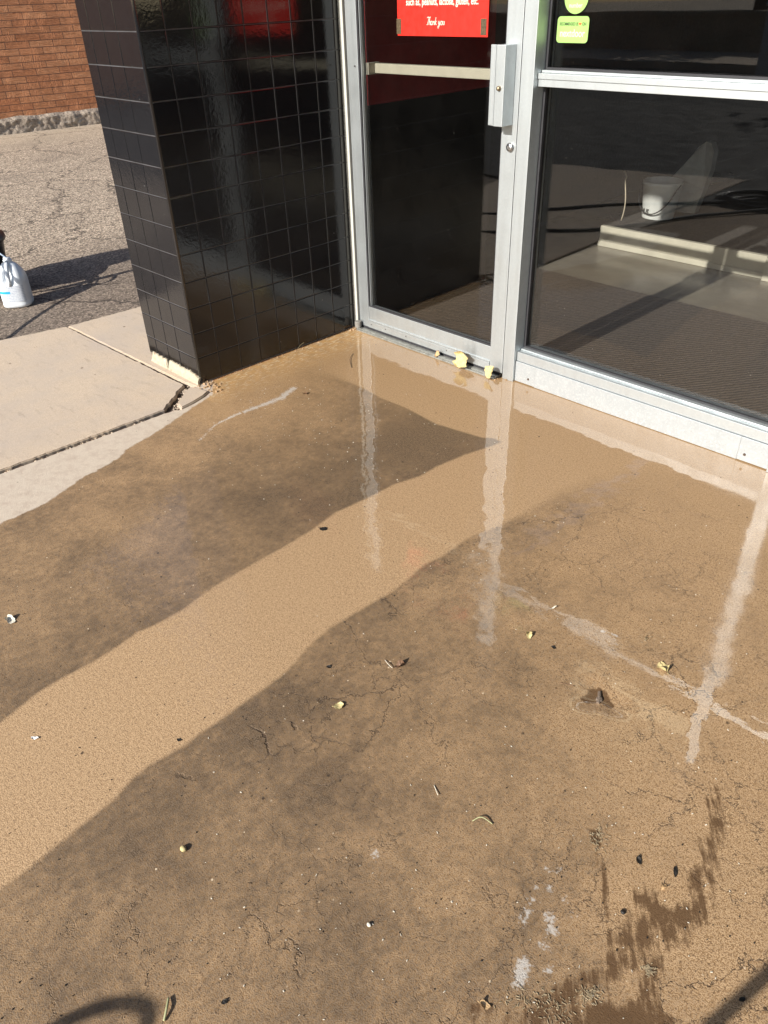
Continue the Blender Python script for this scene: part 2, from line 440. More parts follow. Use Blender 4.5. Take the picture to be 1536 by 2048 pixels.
def mat_mat():
    q = N('ribbed_brown_floor_mat')
    rot = q.n('Mapping'); rot.inputs['Rotation'].default_value = (0, 0, math.radians(35)); q.L(q.pos(), rot.inputs[0])
    wv = q.n('TexWave'); wv.inputs['Scale'].default_value = 15; wv.inputs['Distortion'].default_value = 3.5; wv.inputs['Detail'].default_value = 2
    wv.inputs['Detail Scale'].default_value = 3; q.L(rot.outputs[0], wv.inputs['Vector'])
    n1 = q.noise(60, 4, .7)
    c = q.mix(wv.outputs['Fac'], (.030, .020, .014), (.095, .070, .050))
    c = q.mix(q.mr(n1, .5, .75), c, (.04, .03, .023))
    fl = q.math('MULTIPLY', q.mr(q.vor(16), .05, .03), q.mr(q.noise(5, 1), .5, .55))
    c = q.mix(fl, c, (.7, .6, .5))
    q.P(Base_Color=c, Roughness=.9, Normal=q.bump(wv.outputs['Fac'], .7, .004))
    return q.m
MAT = mat_mat()
INFLOOR = simple('polished_interior_floor', (.165, .142, .11), .22, 0, .25, 3, .05, 60)
INWALL = simple('dark_interior_wall', (.02, .019, .019), .7)
INRED = simple('dark_red_interior_wall', (.25, .016, .018), .6)
CARPET = simple('dark_interior_carpet', (.045, .038, .033), .95, 0, .3, 40)
STEPM = simple('cream_step_board', (.44, .405, .32), .5, 0, .12, 7, .1, 100)
CANOPYM = simple('canopy_soffit', (.10, .095, .09), .7)

# =================================================================== SETTING
def sheet(name, poly, z, m, kind='structure'):
    o = mesh_obj(name, [(x, y, z) for x, y in poly], [tuple(range(len(poly)))], m); tag(o, kind=kind); return o

# alley asphalt, one wide sheet
bm = bmesh.new(); bmesh.ops.create_grid(bm, x_segments=2, y_segments=2, size=1)
for v in bm.verts: v.co = Vector((v.co.x * 60, v.co.y * 60, -.022))
me = D.meshes.new('ground'); bm.to_mesh(me); bm.free(); me.materials.append(ASPH)
g = D.objects.new('ground', me); COL.objects.link(g); tag(g, kind='structure')

def nz(x, y, s, seed=0.0): return mnoise.noise(Vector((x * s, y * s, seed)))

def rough_edge(a, b, amp=.004, step=.012, seed=1.0):
    a = Vector(a[:2]); b = Vector(b[:2]); n = max(2, int((b - a).length / step)); d = (b - a).normalized(); nn = Vector((-d.y, d.x))
    out = []
    for i in range(n):
        p = a + (b - a) * i / n
        out.append(p + nn * amp * (nz(p.x, p.y, 22, seed) + 1.1 * nz(p.x, p.y, 75, seed)))
    return out
def slab(name, corners, z, rough, kind='structure', depth=.12):
    pts = []
    for i in range(len(corners)):
        pts += rough_edge(corners[i], corners[(i + 1) % len(corners)], rough[i], .012, i + 1.0)
    bm = bmesh.new()
    top = [bm.verts.new((p.x, p.y, z)) for p in pts]; f = bm.faces.new(top)
    bm.normal_update()
    if f.normal.z < 0: f.normal_flip()
    r = bmesh.ops.extrude_face_region(bm, geom=[f])
    vs_ = [e for e in r['geom'] if isinstance(e, bmesh.types.BMVert)]
    # after extrusion the new verts are the new cap: keep it as the top, push the old ring down
    for v in vs_: v.co.z = z
    for v in top: v.co.z = z - depth
    edges = [e for e in bm.edges if all(abs(v.co.z - z) < 1e-6 for v in e.verts)]
    bmesh.ops.recalc_face_normals(bm, faces=bm.faces)
    try: bmesh.ops.bevel(bm, geom=edges, offset=.0035, segments=2, affect='EDGES', clamp_overlap=True)
    except Exception: pass
    me = D.meshes.new(name); bm.to_mesh(me); bm.free(); me.materials.append(SLAB)
    o = D.objects.new(name, me); COL.objects.link(o)
    if kind: tag(o, kind=kind)
    return o

J0 = at(0, 945); J1 = at(290, 838); JK = at(330, 826); J2 = at(369, 772)
jd = (J0 - J1).normalized()
JF = J0 + jd * 2.4                                    # joint carried on out of frame
E0 = at(0, 683); E1 = at(133, 655); E2 = at(285, 613)
ed = (E0 - E1).normalized(); EF = E0 + ed * 2.6
sidewalk = slab('sidewalk', [JF, J1 + Vector((-.006, 0, 0)), at(328, 822), at(347, 797), J2, at(250, 713), E1, E0, EF], .006,
                [.003, .006, .008, .008, .004, .003, .005, .005, 0])
ev = (E2 - E1).normalized(); E3 = E2 + Vector((.12, 1.0, 0)).normalized() * 1.6
sidewalk2 = slab('sidewalk', [at(137, 653), at(250, 708.5), at(369, 765), at(400, 776), (.0, -.96, 0), (.0, E3.y, 0), E3, E2], .003,
                 [.003, .003, .004, 0, 0, 0, .004, .004])
# dirt lying in the open joints
jb = MB()
jb.prism([tuple(JF + Vector((.1, 0, 0))), tuple(J1 + Vector((.08, -.02, 0))), tuple(at(430, 795)), tuple(at(420, 770)), tuple(at(360, 755)), tuple(E1 + Vector((.05, .03, 0))), tuple(E1 + Vector((0, -.04, 0))), tuple(J2 + Vector((-.1, -.03, 0))), tuple(JF + Vector((-.15, 0, 0)))], -.03, -.012)
dj = jb.build('soil', DIRT); tag(dj, kind='structure')
# loose grit in the joint
gb = MB()
for k in range(420):
    t = random.random()
    if k % 2: p = J2.lerp(at(338, 822), min(1, t * 1.1)); p = p + Vector((random.uniform(-.0, .055), random.uniform(-.01, .03), 0))
    else: p = J1.lerp(JF, t * .45) + Vector((random.uniform(-.012, .012), 0, 0))
    r = random.uniform(.0015, .006)
    bm = bmesh.new(); bmesh.ops.create_icosphere(bm, subdivisions=1, radius=r)
    for v in bm.verts: v.co = v.co * random.uniform(.6, 1.2)
    for v in bm.verts: v.co = Vector((v.co.x + p.x, v.co.y + p.y, v.co.z * .7 - .010 + r * .4))
    gb.bm(bm)
go = gb.build('gravel', SLAB); tag(go, kind='stuff')

# ------------------------------------------------------------------ patio with its washed lane, dirt and water
sw_up = [(-260, 1600), (0, 1447), (42, 1413), (78, 1384), (125, 1356), (182, 1327), (216, 1306), (276, 1265), (323, 1244), (365, 1220), (400, 1194), (450, 1160), (520, 1120), (564, 1096), (626, 1059), (671, 1025), (705, 1010), (740, 994), (788, 969), (841, 952), (876, 932), (929, 910), (987, 891), (1004, 884),
         (987, 876), (964, 875), (923, 863), (873, 848), (841, 831), (811, 815), (762, 796), (725, 775), (689, 760), (655, 745), (640, 728), (660, 700), (700, 675), (714, 648)]
sw_lo = [(1620, 600), (1620, 980), (1500, 1040), (1400, 1020), (1310, 985), (1250, 968), (1200, 968), (1160, 979), (1122, 989), (1081, 1010), (1052, 1024), (1022, 1040), (996, 1054), (964, 1064), (934, 1077), (914, 1092), (882, 1114), (847, 1130), (814, 1159), (788, 1180), (744, 1206), (700, 1232), (662, 1253), (623, 1286), (600, 1312), (570, 1345), (535, 1372), (500, 1396), (460, 1425), (430, 1447), (400, 1465), (375, 1486), (339, 1507), (299, 1530), (268, 1553), (235, 1590), (200, 1622), (150, 1660), (100, 1702), (60, 1735), (0, 1778), (-260, 1960)]
SW = atp(sw_up) + [tuple(at(1100, 560))] + atp(sw_lo)
PALE = atp([(-300, 1170), (0, 1047), (28, 1036), (60, 1021), (92, 1006), (120, 987), (165, 955), (200, 938), (243, 912), (250, 900), (300, 872), (335, 850), (372, 824), (400, 805), (425, 790)]) + atp([(425, 700), (-400, 700)])

def seg_dist(P, a, b):
    a = np.array(a[:2]); b = np.array(b[:2]); d = b - a; L2 = max(d @ d, 1e-12)
    t = np.clip(((P - a) @ d) / L2, 0, 1); q = a + t[:, None] * d
    return np.sqrt(((P - q) ** 2).sum(1)), t
def sdf_poly(P, poly):
    poly = [p[:2] for p in poly]; n = len(poly); dm = np.full(len(P), 1e9); ins = np.zeros(len(P), bool)
    for i in range(n):
        a, b = poly[i], poly[(i + 1) % n]
        d, _ = seg_dist(P, a, b); dm = np.minimum(dm, d)
        c = ((a[1] > P[:, 1]) != (b[1] > P[:, 1]))
        xx = (b[0] - a[0]) * (P[:, 1] - a[1]) / ((b[1] - a[1]) if abs(b[1] - a[1]) > 1e-12 else 1e-12) + a[0]
        ins ^= c & (P[:, 0] < xx)
    return np.where(ins, dm, -dm)
def line_val(P, pts, widths, amp=1.0):
    """soft ribbon along a polyline given in photo pixels, widths in metres"""
    w_ = [tuple(at(*p)) for p in pts]; out = np.zeros(len(P))
    if not isinstance(widths, (list, tuple)): widths = [widths] * len(pts)
    for i in range(len(w_) - 1):
        d, t = seg_dist(P, w_[i], w_[i + 1]); ww = widths[i] * (1 - t) + widths[i + 1] * t
        out = np.maximum(out, np.clip(1.25 - d / ww, 0, 1))
    return out * amp
def blob(P, px, py, r, amp, ax=1.0, rot=0.0):
    c_ = at(px, py); dx = P[:, 0] - c_.x; dy = P[:, 1] - c_.y
    u = dx * math.cos(rot) + dy * math.sin(rot); v = -dx * math.sin(rot) + dy * math.cos(rot)
    return amp * np.exp(-(u * u / (r * ax) ** 2 + v * v / r ** 2))

xs = np.concatenate([np.arange(-.30, 3.0, .0095), np.linspace(3.0, 9.0, 30)])
ys = np.concatenate([np.linspace(-3.3, -2.8, 12)[:-1], np.arange(-2.8, .012, .0095)])
XX, YY = np.meshgrid(xs, ys, indexing='xy'); nx, ny = len(xs), len(ys)
# left border follows the joint, then the foot of the tiled wall
def left_border(y):
    if y > -.96: return -.002
    pj = [at(414, 789), at(364, 819.5), at(341, 824), at(314, 832.5), at(290, 842), at(0, 949), JF + Vector((.012, 0, 0))]
    for i in range(len(pj) - 1):
        if pj[i].y >= y >= pj[i + 1].y:
            t = (pj[i].y - y) / (pj[i].y - pj[i + 1].y); return pj[i].x * (1 - t) + pj[i + 1].x * t + .004 * nz(y, 0, 30) + .003 * nz(y, 0, 90)
    return 0.0 if y > -1.2 else JF.x
lb = np.array([left_border(y) for y in ys])
wgt = np.clip(1 - (XX + .30) / 1.1, 0, 1)                 # squeeze the left columns onto the border
shift = (lb[:, None] + .30) * wgt
XX = XX + shift
P = np.stack([XX.ravel(), YY.ravel()], 1)
ZZ = np.zeros(len(P))
# faint rounding where it drops into the joint, hollow around the old floor bolt
hb = at(1195, 1394); dh = np.hypot((P[:, 0] - hb.x) * .75, P[:, 1] - hb.y)
hr = .040 * (1 + .25 * np.sin(3 * np.arctan2(P[:, 1] - hb.y, P[:, 0] - hb.x) + 1.0))
ZZ -= .0055 * np.clip(1.4 - dh / hr, 0, 1)
verts = np.stack([P[:, 0], P[:, 1], ZZ], 1)
idx = np.arange(nx * ny).reshape(ny, nx)
faces = np.stack([idx[:-1, :-1], idx[:-1, 1:], idx[1:, 1:], idx[1:, :-1]], -1).reshape(-1, 4)
me = D.meshes.new('patio'); me.from_pydata(verts.tolist(), [], faces.tolist()); me.update(); me.materials.append(PATIO)
me.polygons.foreach_set('use_smooth', [True] * len(me.polygons))
patio = D.objects.new('patio', me); COL.objects.link(patio); tag(patio, kind='structure')
def put(name, arr):
    a = me.attributes.new(name, 'FLOAT', 'POINT'); a.data.foreach_set('value', np.asarray(arr, dtype=np.float32))
X, Y = P[:, 0], P[:, 1]
swv = sdf_poly(P, SW)
# soft washed edge where the lane runs out at right and against the wall
put('swath', swv)
soft = .006 + blob(P, 1400, 1020, .30, .22) + blob(P, 1520, 1060, .35, .2) + blob(P, 655, 715, .16, .20) + blob(P, 700, 690, .2, .15)
put('soft', soft)
put('ochre', np.clip(np.exp(-np.clip(-P[:, 1] - .05, 0, 9) / .42) + .8 * np.exp(-np.clip(P[:, 0], 0, 9) / .35) * (P[:, 1] > -1.15), 0, 1) * (P[:, 0] > -.02))
put('pale', sdf_poly(P, PALE))
dirt = np.full(len(P), .43)
for b in [(850, 880, .28, .62), (640, 960, .26, .38), (900, 860, .18, .25), (520, 1010, .14, .30), (250, 1200, .35, .08), (420, 960, .10, .2), (250, 1250, .25, .1),
          (760, 1240, .10, .25), (560, 1420, .12, .32), (640, 1560, .12, .34), (430, 1520, .14, .2), (200, 1750, .2, .12), (330, 1620, .14, .22), (780, 1480, .09, .22), (100, 1900, .3, .05),
          (640, 1700, .2, .12), (900, 1780, .25, .05), (1150, 1830, .12, .2), (960, 1230, .16, .05), (700, 1370, .12, .1), (600, 2000, .25, .1), (1180, 1700, .07, .2)]:
    dirt += blob(P, *b)
for b in [(480, 800, .26, -.45), (330, 900, .18, -.12), (570, 740, .2, -.35), (1400, 1200, .45, -.28), (1300, 1050, .30, -.22), (1480, 1450, .35, -.25), (1500, 1800, .35, -.42), (1430, 1950, .25, -.3),
          (1300, 1550, .25, -.15), (1500, 1060, .3, -.3), (760, 1530, .07, -.2), (1250, 1800, .08, -.15), (150, 1500, .1, 0.0), (60, 1200, .2, -.05), (1170, 1100, .15, -.05)]:
    dirt += blob(P, *b)
# the dirt piles up along the lower side of the lane
dirt += .22 * np.exp(-np.clip(-swv, 0, 9) / .10) * (X < 2.2) * (swv < 0) * np.clip((1.9 - X) / .6, 0, 1)
put('dirt', dirt)
crack = np.clip((X - .9) / .8, .1, 1) * np.clip((Y + 2.9) / .3, .3, 1)
put('crack', crack)
# water: complete film close to the shopfront, thinning outwards
wet = np.clip(1.08 - np.clip(-Y - 1.34, 0, 9) * 1.15, 0, 1.1)
wet = np.minimum(wet, 1.0)
wet = wet - blob(P, 880, 1175, .17, .8) - blob(P, 960, 1130, .05, .3) - blob(P, 1180, 1350, .12, .5) - blob(P, 1045, 1238, .055, .8)
wet = np.maximum(wet, blob(P, 1200, 2040, .10, .9))
wet = wet - 1.3 * np.clip((.85 - X) / .5, 0, 1) * np.clip((-Y - .75) / .5, 0, 1)
put('wet', wet)
put('filmrough', np.clip(.62 * np.clip((X - 1.90) / .12, 0, 1) * np.clip((Y + 1.12) / .12, 0, 1), 0, 1))
sc = np.zeros(len(P))
sc = np.maximum(sc, line_val(P, [(400, 880), (430, 850), (470, 830), (520, 812), (560, 797), (588, 776)], [.006, .008, .013, .021, .028, .022], .85))  # pale arc beside the pillar
sc = np.maximum(sc, line_val(P, [(512, 784), (560, 772)], .004, .6)); sc = np.maximum(sc, line_val(P, [(500, 800), (506, 820)], .004, .6))
sc = np.maximum(sc, line_val(P, [(408, 830), (418, 860)], .003, .5)); sc = np.maximum(sc, line_val(P, [(442, 955), (450, 975)], .003, .5))
sc = np.maximum(sc, line_val(P, [(1205, 1262), (1225, 1268), (1245, 1276)], [.004, .006, .004], .8))  # pale streak painted in for the reflection of the transom
for (x, y, r, a) in [(1043, 1952, .013, 1.0), (1047, 1930, .012, .95), (1036, 1968, .009, .9), (1063, 1800, .009, .7), (1055, 1822, .008, .7), (1045, 1840, .011, .75), (1100, 1835, .012, .7), (1105, 1860, .011, .7), (1085, 1890, .011, .7), (1095, 1940, .007, .75),
                     (1095, 1740, .007, .8), (1120, 1742, .007, .8), (1100, 1778, .009, .7), (1130, 1800, .007, .6), (752, 1707, .013, .55), (1072, 1775, .007, .6), (1145, 1830, .008, .5)]:
    sc = np.maximum(sc, blob(P, x, y, r * 1.25, min(1.15, a * 1.25)))
put('scuff_glint', sc)
stn = np.zeros(len(P))
for pts, ww, a in [([(1430, 1580), (1438, 1640), (1420, 1700), (1408, 1760), (1392, 1820), (1372, 1880)], [.02, .030, .032, .034, .034, .02], .62),
                   ([(1390, 1822), (1340, 1842), (1290, 1800)], [.03, .035, .03], .72), ([(1340, 1845), (1290, 1870), (1255, 1900), (1225, 1925)], [.05, .06, .05, .03], .66),
                   ([(1330, 1880), (1310, 1940)], [.05, .03], .50), ([(1185, 1660), (1200, 1720), (1212, 1780), (1212, 1830)], [.012, .013, .016, .012], .55),
                   ([(1300, 1945), (1290, 2000), (1260, 2060)], [.016, .03, .06], .72), ([(1230, 1945), (1170, 1965), (1120, 1995), (1080, 2030)], [.025, .028, .03, .04], .66),
                   ([(1160, 2040), (1240, 2050), (1320, 2060)], [.04, .05, .05], .8), ([(940, 2020), (1010, 2040), (1090, 2050)], .03, .5),
                   ([(1190, 1665), (1196, 1690)], [.012, .012], .9), ([(1172, 1396), (1195, 1388), (1222, 1408)], [.016, .026, .012], 1.15)]:
    stn = np.maximum(stn, line_val(P, pts, [q_ * 1.12 for q_ in ww] if isinstance(ww, list) else ww * 1.12, a * 1.06))
put('stain', stn)
put('rust', np.clip(1.1 - X / .022, 0, 1) * (Y > -1.03))
put('nearwall', np.clip(1.25 - (X - .0) / .20, 0, 1) * (Y > -1.02) + .55 * np.clip(1 - np.hypot(X - .05, Y + .05) / .3, 0, 1))

# broken corner of the slab
cc = [at(x, y) for x, y in [(381, 777), (398, 780), (417, 786), (407, 795), (386, 808), (364, 819), (356, 811), (359, 803), (366, 795), (372, 785)]]
mb = MB(); mb.prism([(p.x, p.y) for p in cc], -.03, .010)
o = mb.build('concrete_chunk', SLAB)
bm = bmesh.new(); bm.from_mesh(o.data); bmesh.ops.bevel(bm, geom=[e for e in bm.edges if all(v.co.z > 0 for v in e.verts)], offset=.004, segments=2, affect='EDGES'); bm.to_mesh(o.data); bm.free()
tag(o, 'broken triangular corner of pale concrete beside the foot of the black pillar', 'concrete chunk')

# =================================================================== BLACK TILED PILLAR
PX0, PY0, PTOP = -.425, -.95, 2.79
pil = empty('tiled_pillar', (PX0 / 2, PY0 / 2, 0), 'square pillar clad in glossy black painted tiles left of the glass door', 'pillar')
core = MB(); core.box(PX0 + .004, -.004, PY0 + .004, .06, .0, PTOP)
core.build('core', simple('pillar_core', (.012, .012, .012), .3), pil)
def tiles(mb, org, U, Vv, Nn, us, vs_, gap=.0013, th=.0022):
    org, U, Vv, Nn = Vector(org), Vector(U), Vector(Vv), Vector(Nn)
    for j in range(len(vs_) - 1):
        for i in range(len(us) - 1):
            if us[i + 1] - us[i] < .006: continue
            u0, u1, v0, v1 = us[i] + gap, us[i + 1] - gap, vs_[j] + gap, vs_[j + 1] - gap
            e = .0021; t = [th + random.uniform(-.0003, .0003) for _ in range(4)]
            out = [(u0, v0), (u1, v0), (u1, v1), (u0, v1)]; inn = [(u0 + e, v0 + e), (u1 - e, v0 + e), (u1 - e, v1 - e), (u0 + e, v1 - e)]
            pts = [org + U * a + Vv * b for a, b in out] + [org + U * a + Vv * b + Nn * t[k] * .75 for k, (a, b) in enumerate([(a + (e * .25 if a == u0 else -e * .25), b + (e * .25 if b == v0 else -e * .25)) for a, b in out])] + [org + U * a + Vv * b + Nn * t[k] for k, (a, b) in enumerate(inn)]
            f = [(8, 9, 10, 11)]
            for q_ in range(4):
                f.append((q_, (q_ + 1) % 4, 4 + (q_ + 1) % 4, 4 + q_)); f.append((4 + q_, 4 + (q_ + 1) % 4, 8 + (q_ + 1) % 4, 8 + q_))
            mb.add(pts, f)
zr = [.030] + [z for z in (1.320 - .1091 * k for k in range(11, -14, -1)) if z > .05]
ylines = [-.842, -.730, -.620, -.507, -.392, -.279, -.167, -.058]
GROUT = simple('painted_over_grout', (.085, .085, .09), .4, 0, .5, 9)
mb = MB(); mb.box(-.0035, 0, PY0 + .003, .0, .004, PTOP); mb.build('grout', GROUT, pil); mb = MB()
tiles(mb, (0, 0, 0), (0, 1, 0), (0, 0, 1), (1, 0, 0), [PY0 + .004] + ylines + [.0], [.006] + zr[1:], .0014)
mb.build('tile_facing', TILE, pil)
mb = MB(); mb.box(PX0 + .004, -.0035, PY0, PY0 + .0035, .036, PTOP); mb.build('grout', GROUT, pil); mb = MB()
tiles(mb, (0, PY0, 0), (1, 0, 0), (0, 0, 1), (0, -1, 0), [PX0 + .003, -.345, -.242, -.142, -.005], [.036] + zr[1:], .0014)
mb.build('tile_facing', TILE, pil)
mb = MB()                                            # rounded arris at the corner
mb.tube([(-.0042, PY0 + .0042, .032), (-.0042, PY0 + .0042, PTOP)], .0068, 16)
mb.build('corner_trim', TILE, pil, True)
# crumbling plaster foot that shows below the paint
mb = MB(); n = 46
topz = []; 
for i in range(n + 1):
    t = i / n; x = -.40 + t * .402
    tz = .046 + .012 * nz(x, 0, 26, 3) + .009 * nz(x, 0, 80, 4) - .016 * max(0, t - .85) / .15
    if .36 < t < .41: tz = .008
    if t < .03: tz = .012
    topz.append((x, tz))
v = []; f = []
for x, tz in topz: v += [(x, PY0 - .020 - .004 * nz(x, 1, 30), -.02), (x, PY0 - .016 - .003 * nz(x, 2, 40), tz * .5), (x, PY0 - .008, tz), (x, PY0 + .003, tz + .001)]
for i in range(n):
    for k in range(3): f.append((i * 4 + k, i * 4 + 4 + k, i * 4 + 5 + k, i * 4 + 1 + k))
f.append((0, 1, 2, 3)); b_ = n * 4; f.append((b_ + 3, b_ + 2, b_ + 1, b_))
mb.add(v, f); mb.build('plaster_foot', PLASTER, pil)

# =================================================================== SHOPFRONT
TOPH = 2.20
# jamb against the tiles
jm = empty('door_frame', (.5, .02, 0), 'pale metal door frame between the black tiles and the window', 'door frame')
mb = MB(); mb.box(.003, .030, -.032, .085, .0, TOPH, .0015); mb.build('jamb', CREAM, jm)
mb = MB(); mb.box(.942, .998, -.022, .088, .0, TOPH, .0015); mb.build('mullion', ALU, jm)
mb = MB(); mb.box(.998, 1.0, .045, .075, .132, TOPH); mb.build('glazing_bead', DARKMETAL, jm)
mb = MB(); mb.box(.031, .941, -.03, .085, 2.13, TOPH, .0015); mb.build('head', ALU, jm)
mb = MB()
for (a, b, z) in ((-.060, -.050, .007), (-.049, -.030, .011), (-.029, -.019, .008), (-.018, .010, .013), (.011, .06, .010)): mb.box(.045, .925, a, b, .0006, z, .0012)
mb.build('threshold', simple('worn_threshold_metal', (.36, .36, .33), .45, .6, .25, 60, .2, 300), jm)
mb = MB(); mb.box(.040, .925, -.019, -.0185, .008, .020); 
mb.build('weather_strip', DARKMETAL, jm)
mb = MB(); mb.lathe([(.0, .0), (.017, .0), (.0175, .004), (.0175, .026), (.016, .030), (.0, .031)], (.040, -.040, .012), 28)
mb.build('pivot_cap', GREYRUB, jm, False)
mb = MB(); mb.lathe([(.0, -.006), (.010, -.006), (.010, .013), (0, .013)], (.040, -.040, .006), 16); mb.build('pivot_pin', ALU, jm)

door = empty('glass_door', (.48, 0, 0), 'narrow aluminium framed glass door beside the black tiled pillar, shut', 'door')
mb = MB(); mb.box(.0325, .098, -.020, .024, .020, 2.125, .0015); mb.build('stile', ALU, door)
mb = MB(); mb.box(.868, .938, -.020, .024, .020, 2.125, .0015); mb.build('stile', ALU, door)
mb = MB(); mb.box(.0985, .8675, -.018, .022, .030, .124, .0015); mb.build('bottom_rail', ALU, door)
mb = MB(); mb.box(.0985, .8675, -.0245, -.0185, .021, .052, .001); mb.box(.0985, .8675, -.0225, -.0185, .053, .060, .0006); mb.build('kick_strip', ALU, door)
mb = MB(); mb.box(.0985, .8675, -.018, .022, 2.05, 2.125, .0015); mb.build('top_rail', ALU, door)
mb = MB()
mb.box(.0985, .104, -.015, -.004, .125, 2.05); mb.box(.862, .8675, -.015, -.004, .125, 2.05); mb.box(.104, .862, -.015, -.004, .125, .131)
mb.build('gasket', DARKMETAL, door)
mb = MB(); mb.box(.108, .1115, -.013, -.001, .131, 2.05); mb.build('glazing_bead', ALU, door)
mb = MB(); mb.box(.104, .862, .000, .006, .131, 2.05); mb.build('pane', GLASS, door)
mb = MB(); mb.box(.120, .866, .055, .085, 1.122, 1.158, .003); 
mb.build('push_bar', simple('push_bar_metal', (.50, .46, .36), .45, .2, .05), door)
mb = MB(); mb.box(.100, .119, .020, .085, 1.118, 1.162, .002); mb.build('bar_bracket', simple('bar_bracket_metal', (.36, .33, .27), .5, .3, .05), door)
for z in (.05, 1.118):
    pass
mb = MB()
for (x, z) in ((.080, 1.152), ): mb.lathe([(0, -.003), (.0035, -.003), (.0045, 0), (.0045, .001)], (x, -.0205, z), 12, 'Y')
for x in (.12, .22, .36, .62): mb.lathe([(0, -.002), (.003, -.002), (.0035, 0), (.0035, .001)], (x, -.0245, .040), 12, 'Y')
mb.build('screw', simple('screw_head', (.25, .25, .25), .35, .8), door)
# pull handle: tall extruded box with a thin flange at its left
hd = MB(); hd.box(.876, .9165, -.082, -.0202, .992, 1.245, .0015)
ho = hd.build('pull_handle', ALU, door)
hd = MB(); hd.box(.8445, .8640, -.072, -.062, .992, 1.245, .0012); hd.box(.8640, .8655, -.0700, -.0640, .992, 1.245); hd.box(.8655, .8700, -.076, -.060, .992, 1.245, .001); hd.box(.870, .8755, -.066, -.060, .992, 1.245)
hd.build('handle_flange', ALU, ho)
hd = MB(); hd.lathe([(0, -.010), (.0045, -.010), (.007, -.008), (.0085, 0), (.0085, .002)], (.897, -.083, 1.114), 20, 'Y'); hd.build('key_cylinder', simple('brass_lock', (.30, .24, .16), .4, .8, .3, 200), ho, True)
hd = MB(); hd.lathe([(0, -.010), (.0125, -.010), (.015, -.007), (.0165, 0), (.0165, .001)], (.914, -.021, .918), 32, 'Y')
lk = hd.build('lock_cylinder', simple('lock_chrome', (.42, .42, .42), .28, .95, .1), door, True)
hd = MB(); hd.lathe([(0, -.0125), (.006, -.0125), (.0068, -.010), (.0068, -.0095)], (.914, -.021, .918), 24, 'Y'); hd.build('keyway', simple('lock_steel', (.55, .55, .55), .3, .9), lk)
hd = MB(); hd.box(.9132, .9148, -.0342, -.0332, .9145, .9215); hd.build('key_slot', DARKMETAL, lk)

win = empty('shop_window', (1.55, .03, 0), 'wide shop window in an aluminium frame right of the door', 'window')
RX = 2.092
mb = MB(); mb.box(1.0, RX, -.004, .085, .094, .133, .001); mb.box(1.0, RX, .020, .085, .1335, .140, .001)
mb.build('sill', ALU, win)
mb = MB(); mb.box(1.0, 1.10, -.0095, .080, .004, .092, .001); mb.box(1.1003, 1.98, -.0098, .080, .002, .092, .001); mb.box(1.9803, RX, -.0100, .080, .004, .092, .001)
so = mb.build('kick_plate', mat_alu('weathered_aluminium', .55, (.50, .54, .565)), win)
mb = MB(); mb.box(1.0, RX, .004, .080, 1.117, 1.140, .001); mb.box(1.0, RX, .000, .080, 1.1405, 1.158, .001); mb.box(1.0, RX, .020, .080, 1.1585, 1.166, .001)
mb.build('transom', ALU, win)
mb = MB(); mb.box(1.0, RX, -.004, .085, 2.13, TOPH, .001); mb.build('head', ALU, win)
mb = MB(); mb.box(RX, RX + .055, -.022, .088, .0, TOPH, .0015); mb.build('mullion', ALU, win)
mb = MB()
for (z0, z1) in ((.141, 1.116), (1.167, 2.13)):
    mb.box(1.001, 1.008, .040, .052, z0, z1); mb.box(RX - .008, RX - .001, .040, .052, z0, z1); mb.box(1.008, RX - .008, .040, .052, z0, z0 + .006)
mb.build('gasket', DARKMETAL, win)
mb = MB(); mb.box(1.008, RX - .008, .055, .061, .147, 1.117); mb.build('pane', GLASS, win)
mb = MB(); mb.box(1.008, RX - .008, .055, .061, 1.172, 2.13); mb.build('pane', GLASS, win)
mb = MB()
for x in (1.070, 2.005): mb.lathe([(0, -.0015), (.0045, -.0015), (.005, 0), (.005, .001)], (x, -.0108, .030), 14, 'Y')
mb.build('screw', simple('rusty_screw', (.12, .08, .06), .6, .5), win)

w2 = empty('side_window', (3.3, .03, 0), 'next shop window past the right-hand mullion', 'window')
mb = MB(); mb.box(RX + .055, 5.0, -.010, .085, .004, .133, .001); mb.build('sill', ALU, w2)
mb = MB(); mb.box(RX + .055, 5.0, .0, .085, 2.13, TOPH, .001); mb.box(4.95, 5.0, -.02, .085, .134, 2.13, .001); mb.build('frame', ALU, w2)
mb = MB(); mb.box(RX + .0555, 4.949, .002, .053, 1.117, 1.164, .001); mb.build('transom', ALU, w2)
mb = MB(); mb.box(RX + .056, 4.94, .055, .061, .134, 2.13); mb.build('pane', GLASS, w2)

# canopy that shades the upper shopfront
cn = empty('canopy', (3, -1, 2.7), 'flat canopy over the shop entrance', 'canopy')
mb = MB(); mb.box(-.45, 7.0, -2.15, .08, 2.80, 2.95); mb.build('roof', CANOPYM, cn)
mb = MB(); mb.box(-.47, 7.02, -2.18, -2.152, 2.775, 3.03); mb.build('fascia', simple('fascia_metal', (.2, .2, .2), .5), cn)
bd = empty('shop_building', (2, 3, 0), 'dark shop behind the glass front', 'building')
mb = MB(); mb.box(0.0, 5.0, .0, .09, TOPH + .001, 2.795); mb.box(5.0, 7.0, .0, .2, 0.0, 2.795); mb.build('front_wall', simple('dark_stucco', (.05, .05, .05), .8, 0, .2, 30, .3, 100), bd)
mb = MB(); mb.box(-.4, 7.2, .09, 6.5, 2.96, 3.1); mb.build('roof', INWALL, bd)
mb = MB(); mb.box(-.62, -.50, .065, 6.5, -.02, 2.95); mb.box(-.50, 7.2, 6.3, 6.5, -.02, 2.95); mb.box(7.0, 7.2, .2, 6.3, -.02, 2.95)
mb.build('wall', INWALL, bd)
